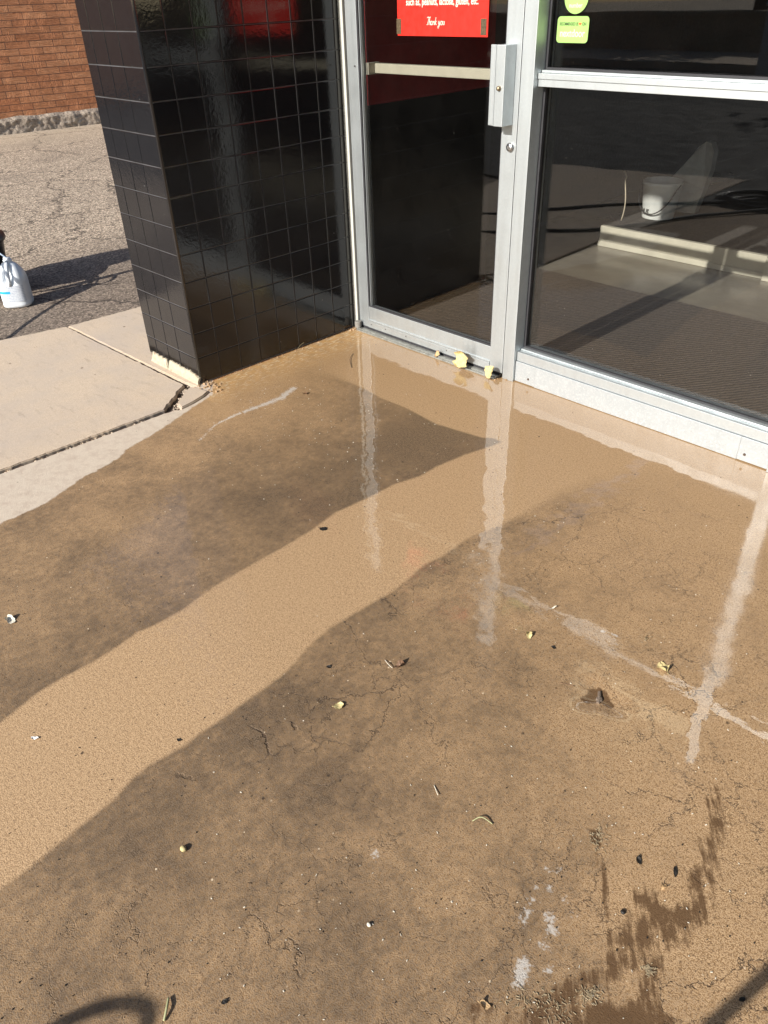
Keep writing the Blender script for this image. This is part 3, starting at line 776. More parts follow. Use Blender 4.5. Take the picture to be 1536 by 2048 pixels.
mb = MB(); mb.box(-.50, .035, .09, .96, .004, .99); mb.build('wainscot', simple('black_wainscot', (.010, .010, .012), .35), bd)
mb = MB(); mb.box(-.50, .035, .09, .96, .991, 2.95); mb.build('partition', INRED, bd)

# interior floor
mb = MB(); mb.box(-.5, 7.0, .086, 6.3, -.02, .002); o = mb.build('interior_floor', INFLOOR); tag(o, kind='structure')
mb = MB(); mb.box(.06, 3.6, .12, 1.32, .0025, .012, .003); o = mb.build('floor_mat', MAT); tag(o, 'dark brown ribbed entrance mat inside the shop window', 'mat')
st = empty('raised_platform', (1.5, 3, 0), 'low platform with a cream board edge behind the shop window', 'platform')
mb = MB(); mb.box(.135, 1.20, 1.99, 2.02, .0025, .125, .002); mb.box(.135, 1.20, 1.978, 1.989, .0025, .035, .003); mb.build('edge_board', STEPM, st)
mb = MB(); mb.box(1.21, 3.8, 1.95, 1.98, .0025, .125, .002); mb.build('edge_board', STEPM, st)
mb = MB(); mb.box(.135, 5.0, 2.021, 6.2, .0025, .120); mb.build('deck', CARPET, st)

# things standing on the platform, seen through the glass
BC = (.29, 2.42)
bk = empty('display_bucket', (BC[0], BC[1], .12), 'white tapered bucket with black lettering on the platform behind the window', 'bucket')
mb = MB(); mb.lathe([(0, .0), (.098, .0), (.101, .004), (.119, .20), (.124, .205), (.124, .225), (.116, .225), (.098, .02), (0, .02)], (*BC, .1205), 40)
mb.build('body', WHITEPAINT, bk, True)
mb = MB(); mb.tube([(BC[0] + .124 * math.cos(a), BC[1] - .128 * abs(math.sin(a)) ** .6, .33 - .17 * math.sin(a)) for a in np.linspace(0, math.pi, 21)], .004, 8); mb.build('bail_handle', BLACKPL, bk, True)
ch = empty('shell_chair', (.45, 2.75, .12), 'pale moulded chair with a fin-like swept-up back, dim behind the window glass', 'chair')
pr = [(.02, .02), (.17, .06), (.30, .16), (.40, .33), (.46, .50), (.53, .56), (.60, .50), (.64, .30), (.62, .12), (.55, .03)]
v = []; f = []
out = [(.13,.1215),(.09,.20),(.09,.29),(.172,.289),(.237,.328),(.301,.414),(.37,.512),(.424,.555),(.471,.553),(.502,.516),(.508,.4),(.478,.277),(.435,.1215)]; n = len(out)
for yo in (2.60, 2.66):
    for (x, z) in out: v.append((x, yo + .06 * math.sin((x - .15) * 9), max(z, .1215)))
f = [tuple(range(n)), tuple(range(2 * n - 1, n - 1, -1))] + [(i, (i + 1) % n, n + (i + 1) % n, n + i) for i in range(n)]
mesh_obj('shell', v, f, simple('grey_moulded_plastic', (.36, .35, .32), .5), ch)

def text_mesh(name, s, size, loc, rot, m, parent=None, shear=0.0, align='CENTER', bold=0.0, sx=1.0, ext=.0002):
    cu = D.curves.new(name, 'FONT'); cu.body = s; cu.size = size; cu.align_x = align; cu.shear = shear; cu.offset = bold; cu.extrude = ext
    t = D.objects.new(name, cu); COL.objects.link(t)
    dg = bpy.context.evaluated_depsgraph_get(); me_ = D.meshes.new_from_object(t.evaluated_get(dg))
    D.objects.remove(t, do_unlink=True); D.curves.remove(cu)
    Mx = Matrix.Translation(loc) @ rot.to_matrix().to_4x4() @ Matrix.Diagonal((sx, 1, 1, 1))
    me_.transform(Mx); me_.name = name; me_.materials.clear(); me_.materials.append(m)
    o = D.objects.new(name, me_); COL.objects.link(o)
    if parent:
        o.parent = parent; o.matrix_parent_inverse = (Matrix.Translation(parent.location) @ parent.rotation_euler.to_matrix().to_4x4()).inverted()
    return o
from mathutils import Euler
FACE = Euler((math.radians(90), 0, 0))
text_mesh('lettering', 'HUS', .050, Vector((BC[0] - .045, BC[1] - .0985, .150)), Euler((math.radians(86), 0, math.radians(-24))), BLACKPL, bk, bold=.0012, sx=.8)

mb = MB(); mb.tube([(.20 + .012 * math.sin(t * 2), 2.12, .12 + .02 + t * .12) for t in np.linspace(0, 2.0, 12)] + [(.19, 2.13, .40), (.165, 2.14, .43)], .004, 8)
o = mb.build('thin_cable', simple('pale_cable', (.45, .38, .28), .4), None, True); tag(o, 'thin pale cord rising from the platform behind the window', 'cord')

# ------------------------------------------------------------------ notices on the glass
YG = -.0006
red = simple('red_print', (.62, .022, .012), .5, 0, .04, 20)
inkw = simple('cream_print', (.86, .80, .68), .5, 0, .02)
po = empty('red_notice', (.53, -.001, 1.3), 'red notice with cream writing taped inside the glass door', 'notice')
mb = MB(); mb.box(.318, .768, -.0030, -.0008, 1.262, 1.62); mb.build('card', red, po)
text_mesh('lettering', 'such as, peanuts, lactose, gluten, etc.', .0315, Vector((.545, -.0033, 1.361)), FACE, inkw, po, bold=.0004, sx=.77)
text_mesh('lettering', 'If you have any food allergies', .0315, Vector((.545, -.0033, 1.43)), FACE, inkw, po, bold=.0004, sx=.77) if False else None
# "Thank you" in a brushed script, drawn with strokes
def script(strokes, ox, oz, sc, m, parent, r=.0011):
    mb = MB()
    for s_ in strokes:
        pts = [(ox + (x + .22 * y) * sc, -.0034, oz + y * sc) for x, y in s_]
        mb.tube(pts, r, 6)
    return mb.build('lettering', m, parent)
def arc(cx, cy, rx, ry, a0, a1, n=10): return [(cx + rx * math.cos(math.radians(a0 + (a1 - a0) * i / n)), cy + ry * math.sin(math.radians(a0 + (a1 - a0) * i / n))) for i in range(n + 1)]
S = []
S.append([(-.15, 1.25), (.1, 1.4), (.5, 1.32), (.85, 1.42)]); S.append([(.38, 1.36), (.32, .7), (.2, .02), (0, .05)])                     # T
S.append([(.68, 1.35), (.62, .6), (.6, 0), (.66, .45), (.82, .72), (.95, .55), (.92, .1), (1.02, 0)])                                     # h
S.append(arc(1.3, .33, .22, .35, 60, 360)); S.append([(1.52, .68), (1.5, .1), (1.62, 0)])                                                 # a
S.append([(1.78, .68), (1.75, 0), (1.85, .5), (2.0, .7), (2.12, .5), (2.1, .08), (2.2, 0)])                                               # n
S.append([(2.38, 1.35), (2.33, 0)]); S.append([(2.72, .72), (2.4, .36), (2.78, 0)])                                                       # k
S.append([(3.25, .7), (3.3, .2), (3.5, .05), (3.68, .68)]); S.append([(3.7, .7), (3.62, -.2), (3.4, -.62), (3.2, -.35), (3.75, .1)])      # y
S.append(arc(4.15, .34, .22, .35, 0, 360, 14)); S.append([(4.55, .68), (4.55, .15), (4.7, .0), (4.9, .2), (4.93, .68)]); S.append([(4.93, .68), (4.93, .1), (5.05, .05)])   # o u
script(S, .474, 1.298, .0178, inkw, po, .0013)
tape = simple('old_tape', (.10, .075, .045), .4, 0, .5, 200, .3, 300)
for (a, b) in ((.314, .338), (.738, .764)):
    mb = MB(); mb.box(a, b, -.0042, -.0031, 1.268, 1.318); mb.build('tape', tape, po)
mb = MB(); mb.box(.7685, .772, -.0040, -.001, 1.262, 1.62); mb.build('curled_edge', red, po)

green = simple('green_sticker', (.33, .55, .16), .5, 0, .04, 20)
st1 = empty('round_sticker', (1.09, .054, 1.36), 'round green sticker near the top of the window, cut by the photo edge', 'sticker')
mb = MB(); mb.lathe([(0, -.0008), (.046, -.0008), (.046, 0), (0, 0)], (1.092, .0545, 1.374), 40, 'Y'); mb.build('disc', green, st1)
text_mesh('lettering', 'number', .018, Vector((1.092, .0534, 1.346)), FACE, inkw, st1, sx=.9)
st2 = empty('square_sticker', (1.09, .054, 1.3), 'green rectangular sticker with rounded corners reading nextdoor', 'sticker')
bm = bmesh.new()
def rrect(x0, x1, z0, z1, r, y, n=6):
    pts = []
    for (cx, cz, a0) in ((x1 - r, z1 - r, 0), (x0 + r, z1 - r, 90), (x0 + r, z0 + r, 180), (x1 - r, z0 + r, 270)):
        for i in range(n + 1):
            a = math.radians(a0 + 90 * i / n); pts.append((cx + r * math.cos(a), y, cz + r * math.sin(a)))
    return pts
SX0, SX1, SZ0, SZ1 = 1.026, 1.150, 1.246, 1.322
a = rrect(SX0, SX1, SZ0, SZ1, .012, .0542); b = rrect(SX0, SX1, SZ0, SZ1, .012, .0534); n = len(a)
mesh_obj('card', a + b, [tuple(range(n)), tuple(range(2 * n - 1, n - 1, -1))] + [(i, (i + 1) % n, n + (i + 1) % n, n + i) for i in range(n)], green, st2)
for o_ in (st2,):
    text_mesh('lettering', 'nextdoor', .030, Vector(((SX0 + SX1) / 2, .0530, SZ0 + .018)), FACE, simple('pale_green_ink', (.70, .80, .55), .5), o_, bold=.0003, sx=.86)
    text_mesh('lettering', 'RECOMMENDED US', .0125, Vector((SX0 + .046, .0530, SZ1 - .026)), FACE, simple('dark_green_ink', (.05, .12, .04), .5), o_, bold=.0002, sx=.66)
    text_mesh('lettering', 'ON', .0125, Vector((SX1 - .018, .0530, SZ1 - .026)), FACE, D.materials['dark_green_ink'], o_, bold=.0002, sx=.8)
    hx, hz = SX1 - .034, SZ1 - .0215
    hp = [(hx + .0055 * (math.sin(t) ** 3), .0528, hz + .0045 * (13 * math.cos(t) - 5 * math.cos(2 * t) - 2 * math.cos(3 * t) - math.cos(4 * t)) / 15) for t in np.linspace(0, 2 * math.pi, 24)[:-1]]
    mesh_obj('heart', hp, [tuple(range(len(hp)))], simple('orange_red_ink', (.75, .13, .04), .5), o_)
cr = empty('cream_sign', (1.7, .054, 1.4), 'large cream sign at the top of the shop window, cut by the photo edge', 'sign')
mb = MB(); mb.box(1.475, 2.06, .050, .054, 1.386, 1.8); mb.build('board', simple('cream_board', (.74, .66, .45), .6), cr)

# =================================================================== ACROSS THE ALLEY
B0 = Vector((-8.65, 1.50, 0)); bdv = Vector((.12, 1, 0)).normalized()
bb = empty('brick_building', (B0.x, B0.y, 0), 'textured red brick building on a rough stone footing across the alley', 'building', rz=math.atan2(bdv.y, bdv.x))
def local_box(mb, l0, l1, d0, d1, z0, z1): mb.box(l0, l1, d0, d1, z0, z1)
mb = MB(); mb.box(-10, 14, .0, 5, .16, 5.0)
me_ = D.meshes.new('wall'); me_.from_pydata(mb.v, [], mb.f); me_.materials.append(BRICK)
o = D.objects.new('wall', me_); COL.objects.link(o); o.parent = bb
# stone footing, rough grid
v = []; f = []; nu, nv = 700, 12
for i in range(nu):
    for j in range(nv):
        u = -2.5 + 6.5 * i / (nu - 1); t = j / (nv - 1); z = -.03 + .195 * t
        dd = -.055 + .045 * max(0, (t - .8) / .2) + .022 * nz(u, z, 7, 2) + .012 * nz(u, z, 19, 5)
        v.append((u, dd, z + (.018 * nz(u, 0, 4, 9) if t > .6 else 0)))
    v.append((u, .02, .168))
nv += 1
for i in range(nu - 1):
    for j in range(nv - 1): f.append((i * nv + j, (i + 1) * nv + j, (i + 1) * nv + j + 1, i * nv + j + 1))
me_ = D.meshes.new('footing'); me_.from_pydata(v, [], f); me_.materials.append(FOUND)
o = D.objects.new('footing', me_); COL.objects.link(o); o.parent = bb

# =================================================================== THINGS AT THE LEFT EDGE
# white jug
JC = Vector((-1.768, -1.03, -.022)); JR = math.radians(-12)
jg = empty('plastic_jug', tuple(JC), 'white plastic gallon jug with printed label standing on the asphalt', 'jug')
def superring(a, b, z, n=40, e=2.6, ox=0.0):
    out = []
    for i in range(n):
        t = 2 * math.pi * i / n; c_, s_ = math.cos(t), math.sin(t)
        out.append((ox + a * math.copysign(abs(c_) ** (2 / e), c_), b * math.copysign(abs(s_) ** (2 / e), s_), z))
    return out
prof = [(.070, .003, 0), (.077, .008, 0), (.079, .022, 0), (.0765, .030, 0), (.0765, .036, 0), (.0775, .042, 0), (.0775, .13, 0), (.0770, .150, 0), (.073, .172, -.002), (.064, .196, -.005), (.049, .218, -.010), (.033, .233, -.014), (.0225, .240, -.016), (.0225, .247, -.016)]
v = []; f = []; n = 40
for (r, z, ox) in prof:
    ring = superring(r, r, z, n, 2.0 + (1.2 if z < .15 else 1.2 * max(0, (.24 - z) / .09)), ox)
    for k, (x, y, zz) in enumerate(ring):
        # hollow on the +x side of the shoulder, where the hand goes
        if .125 < z < .235 and x > .0:
            s_ = math.sin(math.pi * (z - .125) / .11); side = max(0, 1 - abs(y) / .035)
            x -= s_ * side * .046
        v.append((x, y, zz))
for i in range(len(prof) - 1):
    for j in range(n): f.append((i * n + j, i * n + (j + 1) % n, (i + 1) * n + (j + 1) % n, (i + 1) * n + j))
f.append(tuple(range(n - 1, -1, -1))); f.append(tuple((len(prof) - 1) * n + j for j in range(n)))
Rz = Matrix.Rotation(math.radians(-34), 4, 'Z')
v = [JC + Rz @ Vector(p) for p in v]
jo = mesh_obj('body', v, f, WHITEPL, jg, True)
mb = MB(); mb.tube([JC + Rz @ Vector(p) for p in [(.006, 0, .238), (.028, 0, .232), (.050, 0, .212), (.066, 0, .182), (.073, 0, .152), (.072, 0, .128)]], [.010, .011, .0115, .012, .012, .010], 12); mb.build('handle', WHITEPL, jg, True)
mb = MB(); c0 = JC + Rz @ Vector((-.016, 0, 0)); mb.lathe([(0, .247), (.0245, .247), (.0245, .251), (.019, .252), (.019, .262), (0, .262)], tuple(c0), 24); mb.build('neck', WHITEPL, jg, True)
mb = MB(); mb.tube([c0 + Vector((0, 0, .26)), c0 + Vector((-.03, -.02, .285)), c0 + Vector((-.10, -.06, .335)), c0 + Vector((-.18, -.10, .37))], .0045, 8); mb.build('spout_tube', simple('pale_blue_plastic', (.45, .55, .68), .3), jg, True)
# label wrapped on the side facing the camera
def wrap(name, a0, a1, z0, z1, off, m):
    vv = []; ff = []; k = 24
    for i in range(k + 1):
        ang = math.radians(a0 + (a1 - a0) * i / k)
        c_, s_ = math.cos(ang), math.sin(ang); e = 3.2; r = (.0775 + off)
        x = r * math.copysign(abs(c_) ** (2 / e), c_); y = r * math.copysign(abs(s_) ** (2 / e), s_)
        for z in (z0, z1): vv.append(JC + Rz @ Vector((x, y, z)))
    for i in range(k): ff.append((2 * i, 2 * i + 2, 2 * i + 3, 2 * i + 1))
    return mesh_obj(name, vv, ff, m, jg, True)
q = N('printed_label'); so_ = q.n('SeparateXYZ'); q.L(q.pos(), so_.inputs[0])
lines_ = q.math('PINGPONG', so_.outputs['Z'], .0045); txt = q.math('MULTIPLY', q.mr(lines_, .0022, .0026), q.mr(q.noise(330, 2, .5, q.scalev(0, (1, 1, .25))), .46, .52))
q.P(Base_Color=q.mix(q.math('MULTIPLY', txt, .55), (.66, .70, .75), (.25, .30, .45)), Roughness=.4)
wrap('label', -95, 45, .040, .128, .0006, q.m)
wrap('label_band', -95, -2, .086, .099, .0010, simple('cyan_print', (.02, .42, .72), .4))

# black tub, mostly out of frame, with the hose and spray gun whose shadows cross the asphalt
TC = (-2.17, -1.13, -.022)
tb = empty('drum_vacuum', TC, 'black drum vacuum at the left photo edge behind the white jug', 'vacuum cleaner')
mb = MB(); mb.lathe([(0, .03), (.195, .03), (.205, .05), (.238, .29), (.252, .295), (.256, .305), (.25, .325), (.20, .335), (0, .34)], TC, 48); mb.build('drum', BLACKPL, tb, True)
mb = MB(); mb.lathe([(0, .335), (.17, .335), (.175, .36), (.165, .50), (.14, .58), (.08, .615), (0, .62)], (TC[0] - .07, TC[1], TC[2]), 32); mb.build('shadow_head', BLACKPL, tb, True)  # unseen top, added to lengthen the shadow of the drum
for k_ in range(4):
    mb = MB(); a_ = math.pi / 4 + k_ * math.pi / 2; mb.lathe([(0, 0), (.024, .004), (.03, .02), (.024, .04), (0, .044)], (TC[0] + .17 * math.cos(a_), TC[1] + .17 * math.sin(a_), TC[2]), 12); mb.build('caster', GREYRUB, tb, True)
mb = MB()
hz_ = [(-1.10, -1.62, -.008), (-1.18, -1.52, .0), (-1.29, -1.44, .06), (-1.40, -1.44, .13), (-1.50, -1.44, .20), (-1.62, -1.45, .30), (-1.72, -1.45, .39), (-1.83, -1.45, .47), (-1.93, -1.43, .50), (-2.02, -1.36, .48), (-2.09, -1.22, .44), (-2.14, -1.08, .40), (-2.16, -1.0, .30), (-2.17, -.95, .15)]
def catmull(pts, k=6):
    pts = [Vector(p) for p in pts]; out = []
    for i in range(len(pts) - 1):
        p0, p1, p2, p3 = pts[max(i - 1, 0)], pts[i], pts[i + 1], pts[min(i + 2, len(pts) - 1)]
        for j in range(k):
            t = j / k; out.append(.5 * ((2 * p1) + (-p0 + p2) * t + (2 * p0 - 5 * p1 + 4 * p2 - p3) * t * t + (-p0 + 3 * p1 - 3 * p2 + p3) * t ** 3))
    out.append(pts[-1]); return out
mb.tube(catmull(hz_), .0095, 10); o = mb.build('rubber_hose', HOSEM, None, True); tag(o, 'black hose arching from the black vacuum, its thin shadow near the white jug', 'hose')
gn = empty('spray_gun', (-1.9, -1.25, .35), 'black spray gun leaning on the black vacuum, out of frame with its shadow in view', 'spray gun')
mb = MB(); mb.tube([(-1.885, -1.36, .30), (-1.87, -1.30, .36), (-1.865, -1.22, .42), (-1.86, -1.12, .50)], [.016, .026, .024, .014], 10); mb.tube([(-1.86, -1.12, .50), (-1.85, -1.02, .58), (-1.84, -.92, .66)], .008, 8); mb.build('barrel', BLACKPL, gn, True)
mb = MB(); mb.tube(catmull([(-1.872, -1.30, .37), (-1.80, -1.34, .36), (-1.76, -1.33, .40), (-1.78, -1.27, .44), (-1.86, -1.21, .44)]), .008, 8); mb.build('trigger_guard', BLACKPL, gn, True)
mb = MB(); mb.tube([(-1.885, -1.36, .30), (-1.95, -1.30, .16), (-2.0, -1.22, .0)], .010, 8); mb.tube([(-1.88, -1.26, .38), (-1.97, -1.12, .31)], .012, 8); mb.build('grip', BLACKPL, gn, True)

# =================================================================== BEHIND THE PHOTOGRAPHER
pw = empty('pressure_washer', (2.07, -3.72, 0), 'compact pressure washer behind the photographer, its hose loop added for the shadow at the bottom edge', 'pressure washer')
mb = MB(); mb.box(1.93, 2.20, -3.88, -3.62, .09, .46, .03); mb.build('housing', simple('dark_green_housing', (.02, .05, .03), .4), pw)
for x in (1.91, 2.22):
    mb = MB(); bm = bmesh.new(); bmesh.ops.create_cone(bm, cap_ends=True, segments=28, radius1=.10, radius2=.10, depth=.04)
    for q_ in bm.verts: q_.co = Vector((q_.co.z + x, q_.co.x - 3.80, q_.co.y + .1))
    mb.bm(bm); mb.build('wheel', BLACKPL, pw)
mb = MB(); mb.tube(catmull([(1.955, -3.60, .44), (1.965, -3.60, .56), (1.985, -3.60, .612), (2.015, -3.60, .645), (2.055, -3.60, .664), (2.088, -3.60, .650), (2.098, -3.60, .59), (2.102, -3.60, .44)]), .0098, 10); mb.build('hose_loop', HOSEM, pw, True)  # unseen loop, added and shaped for the bent shadow it casts
pb = empty('work_bucket', (2.80, -3.02, 0), 'white work bucket behind the photographer with a lance resting on it', 'bucket')
mb = MB(); mb.lathe([(0, .0), (.115, .0), (.12, .01), (.14, .36), (.147, .362), (.147, .375), (.134, .375), (.11, .03), (0, .03)], (2.80, -3.02, .0), 36); mb.build('body', WHITEPL, pb, True)
mb = MB(); mb.tube([(2.511, -3.0, .012), (2.86, -2.952, 1.0)], .012, 12); o = mb.build('washer_lance', BLACKPL, None, True); tag(o, 'unseen straight black lance, added for its shadow across the bottom right corner', 'lance')  # out of view, placed for the straight shadow it throws

mb = MB()
for k in range(5):
    mb.tube([(.36 + .03 * k + (.26 - .012 * k) * math.cos(a), -3.62 + .03 * k + (.20 - .01 * k) * math.sin(a), .012 + .016 * (k % 3) + .004 * math.sin(3 * a)) for a in np.linspace(0, 2 * math.pi, 44)], .010, 8)
o = mb.build('hose_coil', HOSEM, None, True); tag(o, 'coiled black hose on the dark street, visible only as a reflection in the window', 'hose')
mb = MB(); mb.tube(catmull([(-1.35, -2.02, .0), (-.95, -2.16, .004), (-.64, -2.43, .012), (-.33, -2.83, .012), (.0, -3.15, .012), (.3, -3.5, .014), (.62, -3.95, .014)]), .013, 8)
o = mb.build('pressure_hose', HOSEM, None, True); tag(o, 'thick black hose far from the shop, the upper dark line reflected in the window', 'hose')
mb = MB(); mb.tube(catmull([(-1.2, -1.62, .0), (-.75, -1.72, .004), (-.40, -1.86, .014), (-.10, -2.10, .014), (.10, -2.45, .014), (.3, -2.95, .014), (.7, -3.5, .02)]), .011, 8)
o = mb.build('pressure_hose', HOSEM, None, True); tag(o, 'thinner black hose nearer the shop, the lower dark line reflected in the window', 'hose')

# street seen only as reflections
def flat(name, x0, x1, y0, y1, z0, z1, m, kind='structure'):
    mb = MB(); mb.box(x0, x1, y0, y1, z0, z1); o = mb.build(name, m); tag(o, kind=kind); return o
flat('street', -30, 30, -12.5, -3.305, -.03, -.004, simple('fresh_dark_asphalt', (.035, .033, .031), .85, 0, .3, 2, .4, 120))
flat('far_sidewalk', -30, 30, -15.0, -12.5, -.02, .12, SLAB)
wl_ = empty('garden_wall', (0, -15.4, 0), 'low tan wall across the street, seen only in the window reflection', 'wall')
mb = MB(); mb.box(-22, 20, -15.5, -15.2, -.02, .75); mb.box(-22.1, 20.1, -15.55, -15.15, .75, .83); mb.build('wall', simple('tan_block', (.42, .32, .22), .9, 0, .2, 3), wl_)
ps = empty('white_post', (-3.3, -12.2, 0), 'white post across the street, faint in the window reflection', 'post')
mb = MB(); mb.box(-3.42, -3.22, -12.3, -12.15, -.02, 1.0, .02); mb.build('shaft', WHITEPAINT, ps); mb = MB(); mb.box(-3.45, -3.19, -12.33, -12.12, 1.0, 1.05, .01); mb.build('cap', WHITEPAINT, ps)
LEAFG = simple('dark_foliage', (.05, .075, .025), .7, 0, .5, 8)
BARK = simple('bark', (.12, .08, .055), .9, 0, .3, 10)
for i, (tx, ty, hh_) in enumerate(((-12, -18, 6.5), (-6.5, -19, 5.2), (0.5, -18, 7.0), (7, -19, 6.0))):
    tr = empty('street_tree', (tx, ty, 0), ['leafy tree across the street, far left in the reflection', 'shortest tree across the street behind the tan wall', 'tallest tree across the street behind the tan wall', 'leafy tree across the street, far right behind the tan wall'][i], 'tree', 'trees across the street')
    mb = MB(); mb.tube([(tx, ty, 0), (tx + .1, ty, hh_ * .3), (tx - .1, ty + .1, hh_ * .6)], [.22, .17, .1], 10)
    for k in range(5):
        a_ = k * 1.3; mb.tube([(tx, ty, hh_ * .35), (tx + math.cos(a_) * hh_ * .2, ty + math.sin(a_) * hh_ * .2, hh_ * .65)], [.09, .03], 6)
    mb.build('trunk', BARK, tr)
    n = 2600; v = []; f = []
    for k in range(n):
        d_ = Vector((random.gauss(0, 1), random.gauss(0, 1), random.gauss(0, 1))).normalized(); rr_ = random.random() ** .4
        p_ = Vector((tx, ty, hh_ * .62)) + Vector((d_.x * hh_ * .38, d_.y * hh_ * .34, d_.z * hh_ * .33)) * rr_ * (1 + .3 * nz(d_.x * 2, d_.y * 2, 1.3, i))
        if nz(p_.x, p_.y + p_.z, .9, i) < -.18: continue
        a_, b_ = Vector((random.gauss(0, 1), random.gauss(0, 1), random.gauss(0, 1))).normalized() * .14, Vector((random.gauss(0, 1), random.gauss(0, 1), random.gauss(0, 1))).normalized() * .10
        q0 = len(v); v += [p_ - a_, p_ + b_, p_ + a_, p_ - b_]; f.append((q0, q0 + 1, q0 + 2, q0 + 3))
    mesh_obj('crown', v, f, LEAFG, tr)

# =================================================================== LITTER ON THE PATIO
def leafmat(name, c, dark=.6):
    q = N(name); n1 = q.noise(160, 5, .7)
    c2 = q.mix(q.mr(n1, .35, .65), tuple(x * dark for x in c), c)
    q.P(Base_Color=c2, Roughness=.6, Normal=q.bump(n1, .5, .001)); return q.m
YEL = leafmat('yellow_leaf', (.66, .55, .27), .6); TANL = leafmat('tan_leaf', (.62, .42, .22)); BRN = leafmat('brown_leaf', (.20, .11, .06), .5)
BLK = leafmat('blackened_leaf', (.02, .017, .014), .5); PAL = leafmat('pale_scrap', (.75, .70, .58), .8); GRN = leafmat('green_scrap', (.42, .42, .22), .7)
def leaf(name, px, py, L, W, rot, m, label, cat='leaf', curl=.25, lobes=0, lift=.002, tilt=0.0, seed=1, stem=True, loc=None, split=0):
    """a curled leaf: tip-to-base length L, width W, built as a bent sheet of real thickness"""
    if loc is None and m is not BLK: L *= 1.15; W *= 1.15
    rs = random.Random(seed); p0 = loc if loc is not None else at(px, py)
    n, k = 16, 8; v = []; f = []
    for i in range(n + 1):
        t = i / n
        w_ = W * .5 * (math.sin(math.pi * min(1, t * .93 + .05)) ** .7) * (1 + (.28 * math.sin(t * math.pi * lobes) if lobes else 0)) * (1 + .10 * math.sin(t * 23 + seed))
        for j in range(k + 1):
            s_ = j / k * 2 - 1
            x = (t - .5) * L + split * abs(s_) * L * .18; y = s_ * w_
            z = lift + curl * W * (s_ * s_) * (.6 + .6 * math.sin(t * 5 + seed)) + .06 * L * math.sin(t * 6 + seed * 2) + .03 * W * math.sin(s_ * 7 + t * 9)
            v.append(Vector((x, y, max(z, .0006))))
    for i in range(n):
        for j in range(k): f.append((i * (k + 1) + j, (i + 1) * (k + 1) + j, (i + 1) * (k + 1) + j + 1, i * (k + 1) + j + 1))
    nb = len(v); v += [p - Vector((0, 0, .0005)) for p in v]
    f += [tuple(x + nb for x in reversed(q_)) for q_ in f[:]]
    T = Matrix.Translation(p0) @ Matrix.Rotation(rot, 4, 'Z') @ Matrix.Rotation(tilt, 4, 'Y')
    v = [T @ p for p in v]
    if stem:
        b0 = len(v); mb = MB()
        a_ = T @ Vector((-.5 * L, 0, lift)); b_ = T @ Vector((-.72 * L, .05 * L, lift + .002)); mb.tube([a_, (a_ + b_) / 2 + Vector((0, 0, .001)), b_], .0007, 5)
        v += [Vector(p) for p in mb.v]; f += [tuple(x + b0 for x in q_) for q_ in mb.f]
    o = mesh_obj(name, v, f, m, None, True); tag(o, label, cat); return o
leaf('leaf', 0, 0, .070, .085, math.radians(85), YEL, 'largest yellow leaf, leaning against the bottom rail of the glass door', tilt=math.radians(-62), lift=.002, seed=3, loc=Vector((.745, -.060, .040)), curl=.28, lobes=3)
leaf('leaf', 0, 0, .055, .060, math.radians(70), YEL, 'folded yellow leaf standing at the foot of the door mullion', tilt=math.radians(-55), seed=5, loc=Vector((.910, -.064, .032)), curl=.2)
leaf('leaf', 0, 0, .030, .026, math.radians(80), TANL, 'small tan leaf on the door threshold', tilt=math.radians(-60), seed=8, loc=Vector((.585, -.045, .02)), curl=.3)
leaf('leaf', 1012, 750, .022, .012, .3, TANL, 'crumpled tan leaf scrap on the ground right below the mullion', seed=9, curl=.5)
leaf('leaf', 647, 1058, .026, .020, .5, BLK, 'round blackened leaf stuck on the edge of the washed lane', curl=.03, lift=.001, seed=2)
leaf('leaf', 678, 1413, .020, .018, 1.0, YEL, 'small round yellow leaf on the dirty concrete below the washed lane', curl=.15, seed=4)
leaf('leaf', 1058, 1272, .022, .013, -.9, YEL, 'pale yellow leaf scrap below the middle white streak', curl=.4, seed=6, stem=False)
leaf('leaf', 1328, 1338, .026, .026, 2.6, YEL, 'yellow forked leaf beside the pale transom reflection', curl=.3, seed=7, split=1.0)
leaf('leaf', 800, 1332, .020, .014, 1.1, BRN, 'curled brown leaf with a thin stem in the middle of the dirty concrete', curl=.7, seed=11)
leaf('leaf', 1327, 1775, .014, .010, 1.6, TANL, 'tiny tan leaf scrap inside the dark stain', curl=.5, seed=12, stem=False)
leaf('leaf', 22, 1242, .030, .018, .2, PAL, 'torn pale green leaf scrap at the left photo edge', curl=.4, seed=13, stem=False)
leaf('paper_scrap', 70, 1477, .016, .007, .7, simple('white_scrap', (.85, .85, .83), .6), 'small white paper flake lying on the washed lane', 'paper scrap', curl=.2, seed=14, stem=False)
leaf('leaf', 1350, 1744, .022, .007, 2.1, BLK, 'narrow dark leaf just left of the dark stain', curl=.3, seed=15, stem=False)
leaf('leaf', 1277, 1722, .016, .009, 2.4, BLK, 'small dark curled leaf near the bottom right stain', curl=.4, seed=16)
leaf('leaf', 610, 788, .018, .009, .3, BRN, 'dark brown leaf scrap near the pale arc by the pillar', curl=.6, seed=17)
leaf('leaf', 657, 1335, .012, .010, .3, BLK, 'small black scrap left of the curled brown leaf', curl=.2, seed=18, stem=False)
leaf('leaf', 1107, 1296, .012, .009, .3, BLK, 'small black scrap right of the pale yellow leaf scrap', curl=.2, seed=19, stem=False)
leaf('leaf', 358, 1481, .010, .007, .3, BLK, 'tiny black scrap on the lower edge of the washed lane', curl=.2, seed=20, stem=False)
leaf('leaf', 449, 2005, .010, .008, 1.3, BLK, 'glossy black scrap near the bottom photo edge', curl=.3, seed=21, stem=False)
leaf('leaf', 1395, 1999, .012, .007, 1.0, BLK, 'small dark scrap beside the lance shadow in the bottom right corner', curl=.3, seed=22, stem=False, loc=at(1484, 2000))
